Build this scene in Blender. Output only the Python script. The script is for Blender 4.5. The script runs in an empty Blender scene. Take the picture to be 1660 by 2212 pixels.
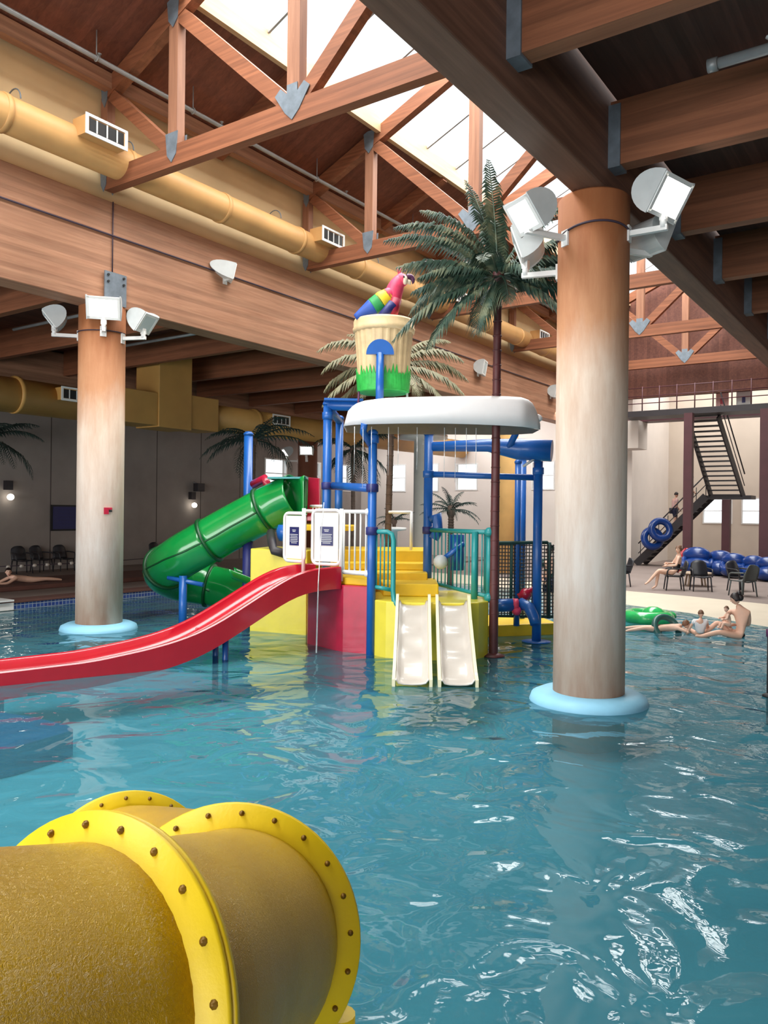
import bpy, bmesh, math, random
from mathutils import Vector as V, Matrix
random.seed(7)
PI = math.pi
# ------------------------------------------------------------------ camera, sky, lights
YAW = math.radians(34.7); ROLL = math.radians(0.65); EYE = 2.4; FPX = 1720.0
CS, SN = math.cos(YAW), math.sin(YAW)
sc = bpy.context.scene
col = sc.collection
cam_d = bpy.data.cameras.new('camera'); cam = bpy.data.objects.new('camera', cam_d); col.objects.link(cam)
cam.location = (0, 0, EYE)
cam.matrix_world = Matrix.Translation((0, 0, EYE)) @ Matrix.Rotation(YAW, 4, 'Z') @ Matrix.Rotation(PI/2, 4, 'X') @ Matrix.Rotation(ROLL, 4, 'Z')
cam_d.sensor_fit = 'VERTICAL'; cam_d.sensor_height = 36.0; cam_d.lens = FPX/2212*36.0
cam_d.clip_end = 300; cam_d.clip_start = .05
sc.camera = cam
wd = bpy.data.worlds.new('sky'); sc.world = wd; wd.use_nodes = True
bg = wd.node_tree.nodes['Background']
bg.inputs[0].default_value = (0.93, 0.97, 1.0, 1); bg.inputs[1].default_value = 1.7
def area(name, loc, rot, sx, sy, power, color=(1, 1, 1)):
    l = bpy.data.lights.new(name, 'AREA'); l.shape = 'RECTANGLE'; l.size = sx; l.size_y = sy
    l.energy = power; l.color = color
    o = bpy.data.objects.new(name, l); col.objects.link(o); o.location = loc; o.rotation_euler = rot
    return o
area('skylight_daylight', (-8.55, 13.5, 14.6), (0, 0, 0), 6.2, 43, 12500, (1, .985, .95))
area('stair_hall_daylight', (-5.5, 39.2, 9.6), (0, 0, 0), 11, 4.5, 700, (1, .97, .93))
area('rear_fill', (-7, -7.9, 3.0), (-PI/2, 0, PI), 30, 4.4, 2600, (1, .985, .97))  # added fill lamp behind the camera, set at an unseen window opening
area('end_wall_fill', (-19, 33.2, 7.3), (math.radians(28), 0, 0), 12, 2.5, 1100, (1, .98, .97))  # added lamp below the closed low roof, brightens the end wall
sc.view_settings.view_transform = 'Standard'; sc.view_settings.look = 'None'
sc.view_settings.gamma = 1.0; sc.view_settings.exposure = 0.0
sc.view_settings.use_curve_mapping = False
try:
    sc.cycles.max_bounces = 8; sc.cycles.diffuse_bounces = 5; sc.cycles.transparent_max_bounces = 12
    sc.cycles.caustics_reflective = False; sc.cycles.caustics_refractive = False
    sc.cycles.sample_clamp_indirect = 6.0
    sc.cycles.use_denoising = True
except Exception:
    pass

def C(x, y, z=0.0):
    """point given right / ahead of the place the photographer stands"""
    return V((x*CS - y*SN, x*SN + y*CS, z))
def W(x, y, z=0.0): return V((x, y, z))

# ------------------------------------------------------------------ materials
def lin(h):
    def f(c):
        c /= 255.0
        return c/12.92 if c <= .04045 else ((c+.055)/1.055)**2.4
    return (f(h[0]), f(h[1]), f(h[2]), 1)
class NT:
    def __init__(s, name):
        s.m = bpy.data.materials.new(name); s.m.use_nodes = True
        s.t = s.m.node_tree; s.b = s.t.nodes['Principled BSDF']; s.out = s.t.nodes['Material Output']
    def n(s, typ, **kw):
        o = s.t.nodes.new(typ)
        for k, v in kw.items(): setattr(o, k, v)
        return o
    def l(s, a, b): s.t.links.new(a, b)
    def math(s, op, a, b=None, c=None):
        o = s.n('ShaderNodeMath', operation=op)
        for i, x in enumerate((a, b, c)):
            if x is None: continue
            if isinstance(x, (int, float)): o.inputs[i].default_value = x
            else: s.l(x, o.inputs[i])
        return o.outputs[0]
    def mix(s, f, a, b, blend='MIX'):
        o = s.n('ShaderNodeMix', data_type='RGBA', blend_type=blend)
        for i, x in ((0, f), (6, a), (7, b)):
            if isinstance(x, (int, float)): o.inputs[i].default_value = x
            elif isinstance(x, tuple): o.inputs[i].default_value = x
            else: s.l(x, o.inputs[i])
        return o.outputs[2]
    def coords(s, kind='Object', scale=(1, 1, 1)):
        if kind == 'World':
            src = s.n('ShaderNodeNewGeometry').outputs['Position']
        else:
            src = s.n('ShaderNodeTexCoord').outputs[kind]
        mp = s.n('ShaderNodeMapping'); mp.inputs['Scale'].default_value = scale
        s.l(src, mp.inputs['Vector']); return mp.outputs[0]
    def noise(s, vec, scale, detail=4, rough=.55, dist=0):
        o = s.n('ShaderNodeTexNoise'); o.inputs['Scale'].default_value = scale; o.inputs['Detail'].default_value = detail
        o.inputs['Roughness'].default_value = rough; o.inputs['Distortion'].default_value = dist
        s.l(vec, o.inputs['Vector']); return o.outputs['Fac']
    def ramp(s, f, stops):
        o = s.n('ShaderNodeValToRGB'); e = o.color_ramp.elements
        e[0].position, e[0].color = stops[0]; e[1].position, e[1].color = stops[-1]
        for p, c in stops[1:-1]:
            x = e.new(p); x.color = c
        s.l(f, o.inputs[0]); return o.outputs[0]
    def bump(s, h, strength=.2, dist=.02):
        o = s.n('ShaderNodeBump'); o.inputs['Strength'].default_value = strength; o.inputs['Distance'].default_value = dist
        s.l(h, o.inputs['Height']); s.l(o.outputs[0], s.b.inputs['Normal']); return o
def g(v): return (v, v, v, 1)
def mat(name, c, rough=.5, metal=0.0, var=.12, vscale=3.0, bump=0.0, bscale=40.0, spec=.5, emit=0, coat=0):
    t = NT(name); c = lin(c)
    v = t.coords('Object')
    f = t.noise(v, vscale, 3)
    dk = tuple(x*(1-var) for x in c[:3])+(1,); lt = tuple(min(1, x*(1+var)) for x in c[:3])+(1,)
    t.l(t.ramp(f, [(.3, dk), (.7, lt)]), t.b.inputs['Base Color'])
    t.b.inputs['Roughness'].default_value = rough; t.b.inputs['Metallic'].default_value = metal
    t.b.inputs['Specular IOR Level'].default_value = spec
    if coat: t.b.inputs['Coat Weight'].default_value = coat; t.b.inputs['Coat Roughness'].default_value = .08
    if bump: t.bump(t.noise(v, bscale, 4), bump, .01)
    if emit:
        t.b.inputs['Emission Color'].default_value = c; t.b.inputs['Emission Strength'].default_value = emit
    return t.m
def wood(name, c1, c2, axis='Y', lam=.045, rough=.6, planks=0):
    t = NT(name)
    sc_ = {'X': (.25, 5, 5), 'Y': (5, .25, 5), 'Z': (5, 5, .25)}[axis]
    p = t.coords('World', sc_)
    f = t.noise(p, 2.2, 6, .65, .6)
    base = t.ramp(f, [(.25, lin(c1)), (.75, lin(c2))])
    pos = t.n('ShaderNodeNewGeometry').outputs['Position']
    sep = t.n('ShaderNodeSeparateXYZ'); t.l(pos, sep.inputs[0])
    if planks:
        lay = t.math('FLOOR', t.math('MULTIPLY', sep.outputs[planks-1], 1/.14))
    else:
        lay = t.math('FLOOR', t.math('MULTIPLY', sep.outputs[2], 1/lam))
    wn = t.n('ShaderNodeTexWhiteNoise', noise_dimensions='1D'); t.l(lay, wn.inputs['W'])
    lamc = t.ramp(wn.outputs['Value'], [(0, g(.74)), (1, g(1.06))])
    c = t.mix(.8, base, lamc, 'MULTIPLY')
    blot = t.noise(t.coords('World', (1, 1, 1)), .45, 3)
    c = t.mix(.5, c, t.ramp(blot, [(.3, g(.72)), (.65, g(1.05))]), 'MULTIPLY')
    t.l(c, t.b.inputs['Base Color']); t.b.inputs['Roughness'].default_value = rough
    t.b.inputs['Specular IOR Level'].default_value = .3
    t.bump(f, .12, .01)
    return t.m
M = {}
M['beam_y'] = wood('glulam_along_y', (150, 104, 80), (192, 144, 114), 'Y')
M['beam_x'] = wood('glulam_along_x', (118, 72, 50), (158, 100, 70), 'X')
M['beam_shaded'] = wood('shaded_glulam', (104, 74, 60), (140, 102, 84), 'Y')  # darker copy of the beam wood; the right beam's shade is in its colour
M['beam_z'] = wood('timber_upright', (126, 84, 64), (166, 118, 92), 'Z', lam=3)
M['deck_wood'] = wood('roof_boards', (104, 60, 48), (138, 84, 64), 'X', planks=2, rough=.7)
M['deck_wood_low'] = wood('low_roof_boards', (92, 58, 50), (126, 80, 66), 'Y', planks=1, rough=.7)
M['curb'] = wood('skylight_curb_boards', (196, 160, 122), (222, 190, 150), 'Y', lam=.3)
M['cream'] = mat('cream_wall', (220, 194, 150), .8, var=.1, vscale=.7)
M['wall'] = mat('grey_panel_wall', (150, 143, 138), .85, var=.08, vscale=.5)
M['wall_light'] = mat('light_plaster', (222, 214, 206), .85, var=.05, vscale=.6)
M['wall_tan'] = mat('tan_plaster', (212, 200, 186), .85, var=.06, vscale=.6)
M['duct'] = mat('yellow_duct_paint', (208, 160, 102), .5, var=.1, vscale=1.2, spec=.4)
M['duct_low'] = mat('tan_duct_paint', (190, 144, 78), .55, var=.1, vscale=1.0)
M['steel'] = mat('blue_grey_steel', (108, 118, 128), .55, .2, var=.2, vscale=6)
M['pipe'] = mat('grey_pipe', (150, 150, 150), .45, .3)
M['white'] = mat('white_enamel', (228, 228, 226), .4, var=.04)
M['lamp_grey'] = mat('lamp_grey', (196, 200, 200), .45, var=.08)
M['lens_lit'] = mat('lit_lens', (255, 252, 244), .3, emit=9, var=0)
M['bulb'] = mat('lit_bulb', (255, 246, 230), .3, emit=7, var=0)
M['lens_off'] = mat('lamp_glass', (206, 214, 214), .15, var=.05)
M['black'] = mat('black_rubber', (26, 26, 28), .6)
M['cable'] = mat('dark_cable', (58, 44, 58), .6)
M['yellow'] = mat('yellow_gelcoat', (222, 206, 66), .35, var=.06, coat=.3)
M['step_yellow'] = mat('step_yellow', (226, 186, 30), .5, var=.08)
M['red'] = mat('red_gelcoat', (172, 18, 38), .24, var=.06, coat=.5)
M['redwall'] = mat('crimson_panel', (172, 26, 58), .3, var=.22, vscale=2.2, coat=.4)
M['green'] = mat('green_gelcoat', (18, 138, 62), .2, var=.08, coat=.6)
M['green_dk'] = mat('dark_green_seam', (8, 74, 34), .4)
M['blue'] = mat('blue_powdercoat', (26, 92, 172), .35, var=.08, coat=.2)
M['navy'] = mat('navy_paint', (34, 40, 104), .5)
M['teal'] = mat('teal_powdercoat', (36, 140, 142), .35, var=.08)
M['sign_navy'] = mat('sign_navy', (32, 36, 92), .4, var=.03)
M['slide_white'] = mat('white_gelcoat', (194, 187, 178), .3, var=.05, coat=.4)
M['slide_cream'] = mat('cream_gelcoat', (238, 230, 194), .35, var=.04, coat=.3)
M['canopy'] = mat('white_canopy', (236, 236, 238), .45, var=.03)
M['canopy_shade'] = mat('canopy_under_shade', (120, 108, 100), .7)  # brownish shade below the white hull, put into the colour
M['tan_bucket'] = mat('tan_bucket', (216, 190, 146), .5, var=.1, vscale=8)
M['grass_green'] = mat('grass_green', (46, 172, 72), .5, var=.2, vscale=9)
M['pink'] = mat('parrot_pink', (224, 66, 104), .5, var=.15, vscale=8)
M['parrot_yellow'] = mat('parrot_yellow', (238, 208, 50), .5)
M['parrot_green'] = mat('parrot_green', (40, 150, 80), .5)
M['parrot_blue'] = mat('parrot_blue', (40, 84, 176), .5)
M['parrot_red'] = mat('parrot_crimson', (150, 26, 56), .5)
M['ivory'] = mat('ivory', (240, 226, 200), .5)
M['purple'] = mat('dark_purple', (86, 40, 78), .5)
M['trunk'] = mat('maroon_trunk', (84, 40, 42), .5, var=.25, vscale=5)
M['bark'] = mat('brown_trunk', (92, 74, 64), .8, var=.3, vscale=7)
M['maroon'] = mat('maroon_steel', (82, 44, 50), .5, var=.1)
M['darksteel'] = mat('dark_steel', (46, 42, 46), .5, var=.1)
M['chair'] = mat('dark_resin', (40, 40, 46), .45)
M['chair_olive'] = mat('olive_resin', (86, 92, 92), .5)
M['blue_vinyl'] = mat('blue_vinyl', (14, 56, 126), .3, var=.2, vscale=4, coat=.3)
M['table'] = mat('tan_tabletop', (176, 156, 136), .5)
M['skin'] = mat('skin', (222, 176, 152), .5, var=.06, vscale=5)
M['skin_pale'] = mat('pale_skin', (228, 188, 166), .5, var=.06, vscale=5)
M['hair'] = mat('dark_hair', (34, 24, 24), .5, var=.2, vscale=30)
M['hair_brown'] = mat('brown_hair', (112, 78, 56), .55, var=.2, vscale=30)
M['swim_black'] = mat('black_swimsuit', (26, 24, 30), .6)
M['shirt_white'] = mat('white_cotton', (226, 224, 226), .8)
M['shirt_green'] = mat('dark_green_shirt', (36, 70, 66), .8)
M['shorts_navy'] = mat('dark_shorts', (40, 40, 62), .8)
M['shirt_pink'] = mat('pale_pink_shirt', (206, 168, 164), .8)
M['feature'] = mat('face_feature', (70, 40, 36), .6)
M['lips'] = mat('lips', (176, 84, 84), .5)
M['float_green'] = mat('green_inflatable', (52, 190, 104), .2, var=.2, vscale=3, coat=.5)
M['ring_dark'] = mat('dark_ring_vinyl', (52, 92, 88), .35)
M['terracotta'] = mat('terracotta_deck', (96, 62, 54), .8, var=.15, vscale=2)
M['deck'] = mat('deck_concrete', (136, 122, 116), .8, var=.1, vscale=.8, bump=.1)
M['beach'] = mat('cream_beach', (206, 194, 174), .65, var=.06, vscale=.8)
M['ring_blue'] = mat('pale_blue_foam', (138, 196, 224), .55, var=.06, vscale=3, bump=.15, bscale=20)
M['mat_blue'] = mat('deep_blue_mat', (6, 56, 128), .5)
M['ptube'] = None
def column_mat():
    t = NT('column_height_tone')
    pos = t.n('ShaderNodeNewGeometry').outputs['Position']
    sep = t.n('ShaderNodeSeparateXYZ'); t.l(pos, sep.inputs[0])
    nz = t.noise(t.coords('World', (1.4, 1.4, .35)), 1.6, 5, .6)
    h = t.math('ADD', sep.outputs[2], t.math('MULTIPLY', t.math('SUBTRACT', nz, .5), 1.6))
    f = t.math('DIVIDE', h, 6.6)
    c = t.ramp(f, [(.0, lin((184, 138, 112))), (.10, lin((212, 182, 162))), (.25, lin((232, 218, 208))), (.6, lin((228, 208, 190))), (.74, lin((196, 144, 106))), (.9, lin((160, 100, 60)))])  # brown towards foot and top, pale between
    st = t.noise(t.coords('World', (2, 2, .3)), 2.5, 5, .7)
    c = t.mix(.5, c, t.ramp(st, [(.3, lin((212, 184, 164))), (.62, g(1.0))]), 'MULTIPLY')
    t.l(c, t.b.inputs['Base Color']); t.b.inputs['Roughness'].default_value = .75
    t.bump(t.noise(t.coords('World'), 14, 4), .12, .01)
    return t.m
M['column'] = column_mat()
M['column_lit'] = mat('column_orange_light', (236, 188, 120), .75, var=.12, vscale=1)  # yellow skylight glow on this far column put into its base colour
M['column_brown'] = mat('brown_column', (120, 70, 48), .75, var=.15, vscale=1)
def tube_mat(name, c1, c2, fl):
    t = NT(name)
    v = t.coords('Object', (1, 1, 1))
    a = t.noise(v, 3, 4); fib = t.noise(v, 95, 3, .7, 2.0)
    t.l(t.ramp(a, [(.3, lin(c1)), (.7, lin(c2))]), t.b.inputs['Base Color'])
    t.b.inputs['Roughness'].default_value = .28
    t.b.inputs['Specular IOR Level'].default_value = .7
    t.bump(fib, fl, .006)
    return t.m
M['ptube'] = tube_mat('raw_yellow_fibreglass', (188, 146, 8), (208, 166, 16), .9)
M['pflange'] = mat('yellow_flange', (232, 200, 20), .45, var=.07, vscale=4, bump=.08, bscale=60)
M['bolt'] = mat('rusty_bolt', (126, 92, 22), .5, .3, var=.3, vscale=40)
def frond_mat():
    t = NT('palm_leaf')
    nz = t.noise(t.coords('Object'), 3.5, 4)
    c = t.ramp(nz, [(.25, lin((22, 44, 40))), (.5, lin((50, 76, 62))), (.78, lin((136, 138, 108)))])
    t.l(c, t.b.inputs['Base Color']); t.b.inputs['Roughness'].default_value = .5
    return t.m
M['frond'] = frond_mat()
M['frond_olive'] = mat('olive_palm_leaf', (122, 118, 88), .5, var=.3, vscale=4)
M['frond_dark'] = mat('dark_palm_leaf', (36, 54, 48), .5, var=.35, vscale=4)
def wall_panel():
    t = NT('ribbed_grey_wall')
    pos = t.n('ShaderNodeNewGeometry').outputs['Position']
    sep = t.n('ShaderNodeSeparateXYZ'); t.l(pos, sep.inputs[0])
    s = t.math('ADD', sep.outputs[0], sep.outputs[1])
    fr = t.math('FRACT', t.math('MULTIPLY', s, 1/2.4))
    ln = t.math('LESS_THAN', fr, .018)
    nz = t.noise(t.coords('World'), .5, 4)
    c = t.ramp(nz, [(.3, lin((138, 130, 126))), (.7, lin((160, 152, 146)))])
    c = t.mix(ln, c, lin((84, 76, 74)))
    t.l(c, t.b.inputs['Base Color']); t.b.inputs['Roughness'].default_value = .85
    return t.m
M['wall'] = wall_panel()
def tile_mat():
    t = NT('blue_waterline_tile')
    br = t.n('ShaderNodeTexBrick'); br.offset = 0
    br.inputs['Scale'].default_value = 1; br.inputs['Brick Width'].default_value = .1; br.inputs['Row Height'].default_value = .1
    br.inputs['Mortar Size'].default_value = .008
    br.inputs['Color1'].default_value = lin((40, 60, 128)); br.inputs['Color2'].default_value = lin((60, 86, 150)); br.inputs['Mortar'].default_value = lin((150, 160, 170))
    pos = t.n('ShaderNodeNewGeometry').outputs['Position']
    sep = t.n('ShaderNodeSeparateXYZ'); t.l(pos, sep.inputs[0])
    cb = t.n('ShaderNodeCombineXYZ'); t.l(t.math('ADD', sep.outputs[0], sep.outputs[1]), cb.inputs[0]); t.l(sep.outputs[2], cb.inputs[1])
    t.l(cb.outputs[0], br.inputs['Vector']); t.l(br.outputs['Color'], t.b.inputs['Base Color']); t.b.inputs['Roughness'].default_value = .25
    return t.m
M['tile'] = tile_mat()
def pool_floor_mat():
    t = NT('painted_pool_floor')
    nz = t.noise(t.coords('World'), .35, 4)
    c = t.ramp(nz, [(.3, lin((86, 150, 168))), (.7, lin((114, 178, 192)))])
    t.l(c, t.b.inputs['Base Color']); t.b.inputs['Roughness'].default_value = .7
    return t.m
M['pool_floor'] = pool_floor_mat()
def water_mat():
    t = NT('pool_water')
    nt = t.t; nt.nodes.remove(t.b)
    w = t.coords('World', (1, 1, 1))
    n1 = t.noise(w, 1.45, 2, .36, .9); n2 = t.noise(w, 3.4, 2, .45, .6)
    # finer chop where children splash in the shallows to the right and far side
    w3 = t.coords('World', (1, 1.2, 1)); n3 = t.noise(w3, 9, 2, .5)
    h = t.math('ADD', t.math('MULTIPLY', n1, 1.0), t.math('MULTIPLY', n2, .085))
    pz = t.n('ShaderNodeSeparateXYZ'); t.l(w, pz.inputs[0])
    mr = t.n('ShaderNodeMapRange'); mr.interpolation_type = 'SMOOTHSTEP'; t.l(t.math('ADD', pz.outputs[0], t.math('MULTIPLY', pz.outputs[1], .8)), mr.inputs[0])
    for k_, v_ in ((1, 2.5), (2, 6.5), (3, .012), (4, .085)): mr.inputs[k_].default_value = v_
    h = t.math('ADD', h, t.math('MULTIPLY', n3, mr.outputs[0]))
    bp = t.n('ShaderNodeBump'); bp.inputs['Strength'].default_value = 1.0; bp.inputs['Distance'].default_value = .085
    t.l(h, bp.inputs['Height'])
    fr = t.n('ShaderNodeFresnel'); fr.inputs['IOR'].default_value = 1.33; t.l(bp.outputs[0], fr.inputs['Normal'])
    gl = t.n('ShaderNodeBsdfGlossy'); gl.inputs['Roughness'].default_value = .02; t.l(bp.outputs[0], gl.inputs['Normal'])
    tr = t.n('ShaderNodeBsdfTransparent'); tr.inputs[0].default_value = (.60, .86, .90, 1)
    df = t.n('ShaderNodeBsdfDiffuse'); df.inputs[0].default_value = lin((76, 138, 154))
    m1 = t.n('ShaderNodeMixShader'); m1.inputs[0].default_value = .34; t.l(tr.outputs[0], m1.inputs[1]); t.l(df.outputs[0], m1.inputs[2])
    m2 = t.n('ShaderNodeMixShader'); t.l(fr.outputs[0], m2.inputs[0]); t.l(m1.outputs[0], m2.inputs[1]); t.l(gl.outputs[0], m2.inputs[2])
    t.l(m2.outputs[0], t.out.inputs[0])
    return t.m
M['water'] = water_mat()
def glazing_mat():
    t = NT('skylight_glazing'); t.t.nodes.remove(t.b)
    tr = t.n('ShaderNodeBsdfTransparent'); tr.inputs[0].default_value = (.95, .96, .96, 1)
    gl = t.n('ShaderNodeBsdfGlossy'); gl.inputs['Roughness'].default_value = .05
    m = t.n('ShaderNodeMixShader'); m.inputs[0].default_value = .06
    t.l(tr.outputs[0], m.inputs[1]); t.l(gl.outputs[0], m.inputs[2]); t.l(m.outputs[0], t.out.inputs[0])
    return t.m
M['glazing'] = glazing_mat()
def stream_mat():
    t = NT('falling_water'); t.t.nodes.remove(t.b)
    tr = t.n('ShaderNodeBsdfTransparent')
    gl = t.n('ShaderNodeBsdfGlossy'); gl.inputs['Roughness'].default_value = .1
    df = t.n('ShaderNodeBsdfDiffuse'); df.inputs[0].default_value = (.85, .9, .92, 1)
    m = t.n('ShaderNodeMixShader'); m.inputs[0].default_value = .5; t.l(gl.outputs[0], m.inputs[1]); t.l(df.outputs[0], m.inputs[2])
    m2 = t.n('ShaderNodeMixShader'); m2.inputs[0].default_value = .6; t.l(tr.outputs[0], m2.inputs[1]); t.l(m.outputs[0], m2.inputs[2])
    t.l(m2.outputs[0], t.out.inputs[0])
    return t.m
M['stream'] = stream_mat()

# ------------------------------------------------------------------ geometry helpers
BASE = {}
def perp(d, up=V((0, 0, 1))):
    d = d.normalized()
    if abs(d.dot(up)) > .999: up = V((0, 1, 0))
    a = d.cross(up).normalized(); return a, a.cross(d).normalized()
class MB:
    def __init__(s, T=None): s.v = []; s.f = []; s.sm = []; s.mi = []; s.T = T
    def add(s, vs, fs, smooth=False, mi=0):
        o = len(s.v)
        for v in vs:
            v = V(v); s.v.append(s.T @ v if s.T else v)
        for f in fs: s.f.append([i+o for i in f]); s.sm.append(smooth); s.mi.append(mi)
        return s
    def hexa(s, p, mi=0):
        return s.add(p, [(0, 3, 2, 1), (4, 5, 6, 7), (0, 1, 5, 4), (1, 2, 6, 5), (2, 3, 7, 6), (3, 0, 4, 7)], mi=mi)
    def box(s, x0, x1, y0, y1, z0, z1, mi=0):
        return s.hexa([(x0, y0, z0), (x1, y0, z0), (x1, y1, z0), (x0, y1, z0), (x0, y0, z1), (x1, y0, z1), (x1, y1, z1), (x0, y1, z1)], mi)
    def ob(s, c, a, b, d, mi=0):
        c, a, b, d = V(c), V(a), V(b), V(d)
        return s.hexa([c-a-b-d, c+a-b-d, c+a+b-d, c-a+b-d, c-a-b+d, c+a-b+d, c+a+b+d, c-a+b+d], mi)
    def bar(s, p, q, w, h, up=V((0, 0, 1)), mi=0):
        p, q = V(p), V(q); a, b = perp(q-p, V(up))
        return s.ob((p+q)/2, (q-p)/2, a*w/2, b*h/2, mi)
    def prism(s, poly, ext, mi=0):
        poly = [V(p) for p in poly]; ext = V(ext); n = len(poly)
        fs = [tuple(range(n))[::-1], tuple(range(n, 2*n))]+[(i, (i+1) % n, n+(i+1) % n, n+i) for i in range(n)]
        return s.add(poly+[p+ext for p in poly], fs, mi=mi)
    def tube(s, pts, r, n=10, caps=True, smooth=True, mi=0, up=V((0, 0, 1)), sx=1.0):
        pts = [V(p) for p in pts]; k = len(pts)
        rs = r if isinstance(r, (list, tuple)) else [r]*k
        vs = []; a0 = None
        for i, p in enumerate(pts):
            d = (pts[min(i+1, k-1)]-pts[max(i-1, 0)])
            a, b = perp(d, up)
            if a0 is not None:
                dd = d.normalized(); a = (a0-dd*a0.dot(dd))
                if a.length < 1e-5: a, _ = perp(d, up)
                a.normalize(); b = a.cross(dd).normalized()
            a0 = a
            for j in range(n):
                t = 2*PI*j/n
                vs.append(p+a*(rs[i]*sx*math.cos(t))+b*(rs[i]*math.sin(t)))
        fs = [(i*n+j, i*n+(j+1) % n, (i+1)*n+(j+1) % n, (i+1)*n+j) for i in range(k-1) for j in range(n)]
        s.add(vs, fs, smooth, mi)
        if caps:
            o = len(s.v)-len(vs)
            s.f.append([o+j for j in range(n)]); s.sm.append(False); s.mi.append(mi)
            s.f.append([o+(k-1)*n+j for j in range(n)][::-1]); s.sm.append(False); s.mi.append(mi)
        return s
    def lathe(s, prof, c=(0, 0, 0), n=24, smooth=True, mi=0, axis=None):
        c = V(c); vs = []; k = len(prof)
        if axis is None: ax, a, b = V((0, 0, 1)), V((1, 0, 0)), V((0, 1, 0))
        else:
            ax = V(axis).normalized(); a, b = perp(ax)
        for r, z in prof:
            for j in range(n):
                t = 2*PI*j/n; vs.append(c+ax*z+a*(r*math.cos(t))+b*(r*math.sin(t)))
        fs = [(i*n+j, i*n+(j+1) % n, (i+1)*n+(j+1) % n, (i+1)*n+j) for i in range(k-1) for j in range(n)]
        s.add(vs, fs, smooth, mi); o = len(s.v)-len(vs)
        if prof[0][0] > 1e-4: s.f.append([o+j for j in range(n)][::-1]); s.sm.append(False); s.mi.append(mi)
        if prof[-1][0] > 1e-4: s.f.append([o+(k-1)*n+j for j in range(n)]); s.sm.append(False); s.mi.append(mi)
        return s
    def ball(s, c, r, n=12, m=8, mi=0, R=None):
        r = r if isinstance(r, (tuple, list)) else (r, r, r); c = V(c); vs = []
        for i in range(m+1):
            ph = PI*i/m
            for j in range(n):
                t = 2*PI*j/n
                q = V((r[0]*math.sin(ph)*math.cos(t), r[1]*math.sin(ph)*math.sin(t), r[2]*math.cos(ph)))
                vs.append(c+(R @ q if R else q))
        fs = [(i*n+j, i*n+(j+1) % n, (i+1)*n+(j+1) % n, (i+1)*n+j) for i in range(m) for j in range(n)]
        return s.add(vs, fs, True, mi)
    def torus(s, c, R, r, n=24, m=10, axis=(0, 0, 1), mi=0, a0=0, a1=2*PI):
        ax = V(axis).normalized(); a, b = perp(ax); c = V(c)
        full = abs(a1-a0-2*PI) < 1e-6
        pts = [c+a*R*math.cos(t)+b*R*math.sin(t) for t in [a0+(a1-a0)*i/n for i in range(n+1)]]
        vs = []
        for i in range(n+1):
            t = a0+(a1-a0)*i/n; d = (pts[i]-c).normalized()
            for j in range(m):
                q = 2*PI*j/m; vs.append(pts[i]+d*(r*math.cos(q))+ax*(r*math.sin(q)))
        fs = [(i*m+j, i*m+(j+1) % m, (i+1)*m+(j+1) % m, (i+1)*m+j) for i in range(n) for j in range(m)]
        return s.add(vs, fs, True, mi)
    def grid(s, fn, nu, nv, smooth=True, mi=0, closev=False):
        vs = [fn(i/nu, j/nv) for i in range(nu+1) for j in range(nv+1)]
        k = nv+1
        fs = [(i*k+j, i*k+j+1, (i+1)*k+j+1, (i+1)*k+j) for i in range(nu) for j in range(nv)]
        return s.add(vs, fs, smooth, mi)
    def build(s, name, m, parent=None, local=False, bevel=0.0, solid=0.0, weld=True, up=False):
        ms = m if isinstance(m, (list, tuple)) else [m]
        if parent is not None:
            base = V((0, 0, 0)) if local else BASE[parent.name]
        elif local: base = V((0, 0, 0))
        else:
            xs = [v.x for v in s.v]; ys = [v.y for v in s.v]; zs = [v.z for v in s.v]
            base = V(((min(xs)+max(xs))/2, (min(ys)+max(ys))/2, min(zs)))
        me = bpy.data.meshes.new(name)
        me.from_pydata([v-base for v in s.v], [], s.f)
        for i, p in enumerate(me.polygons): p.use_smooth = s.sm[i]; p.material_index = s.mi[i]
        for x in ms: me.materials.append(x)
        bm = bmesh.new(); bm.from_mesh(me)
        if weld: bmesh.ops.remove_doubles(bm, verts=bm.verts, dist=1e-5)
        bmesh.ops.dissolve_degenerate(bm, edges=bm.edges, dist=1e-6)
        bmesh.ops.recalc_face_normals(bm, faces=bm.faces)
        if up:
            for f in bm.faces:
                if f.normal.z < 0: f.normal_flip()
        bm.to_mesh(me); bm.free(); me.update()
        o = bpy.data.objects.new(name, me); col.objects.link(o)
        if parent is not None: o.parent = parent; BASE[o.name] = base.copy()
        else: o.location = base; BASE[o.name] = base.copy()
        if solid:
            md = o.modifiers.new('solid', 'SOLIDIFY'); md.thickness = solid; md.offset = 0
        if bevel:
            md = o.modifiers.new('bevel', 'BEVEL'); md.width = bevel; md.segments = 2; md.limit_method = 'ANGLE'
        return o
def tag(o, label, cat, group=None, kind=None):
    o['label'] = label; o['category'] = cat
    if group: o['group'] = group
    if kind: o['kind'] = kind
    return o
def thing(name, label, cat, loc=(0, 0, 0), group=None):
    o = bpy.data.objects.new(name, None); col.objects.link(o); o.location = loc; o.empty_display_size = .2
    BASE[o.name] = V(loc); return tag(o, label, cat, group)
def struct(o): o['kind'] = 'structure'; return o
def copy_tree(o, parent=None):
    c = o.copy(); col.objects.link(c)
    if parent is not None: c.parent = parent
    for ch in list(o.children): copy_tree(ch, c)
    return c
def lerp(a, b, t): return a+(b-a)*t
def interp(tab, x):
    if x <= tab[0][0]: return tab[0][1]
    for (a, p), (b, q) in zip(tab, tab[1:]):
        if x <= b:
            return lerp(p, q, (x-a)/(b-a))
    return tab[-1][1]
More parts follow.
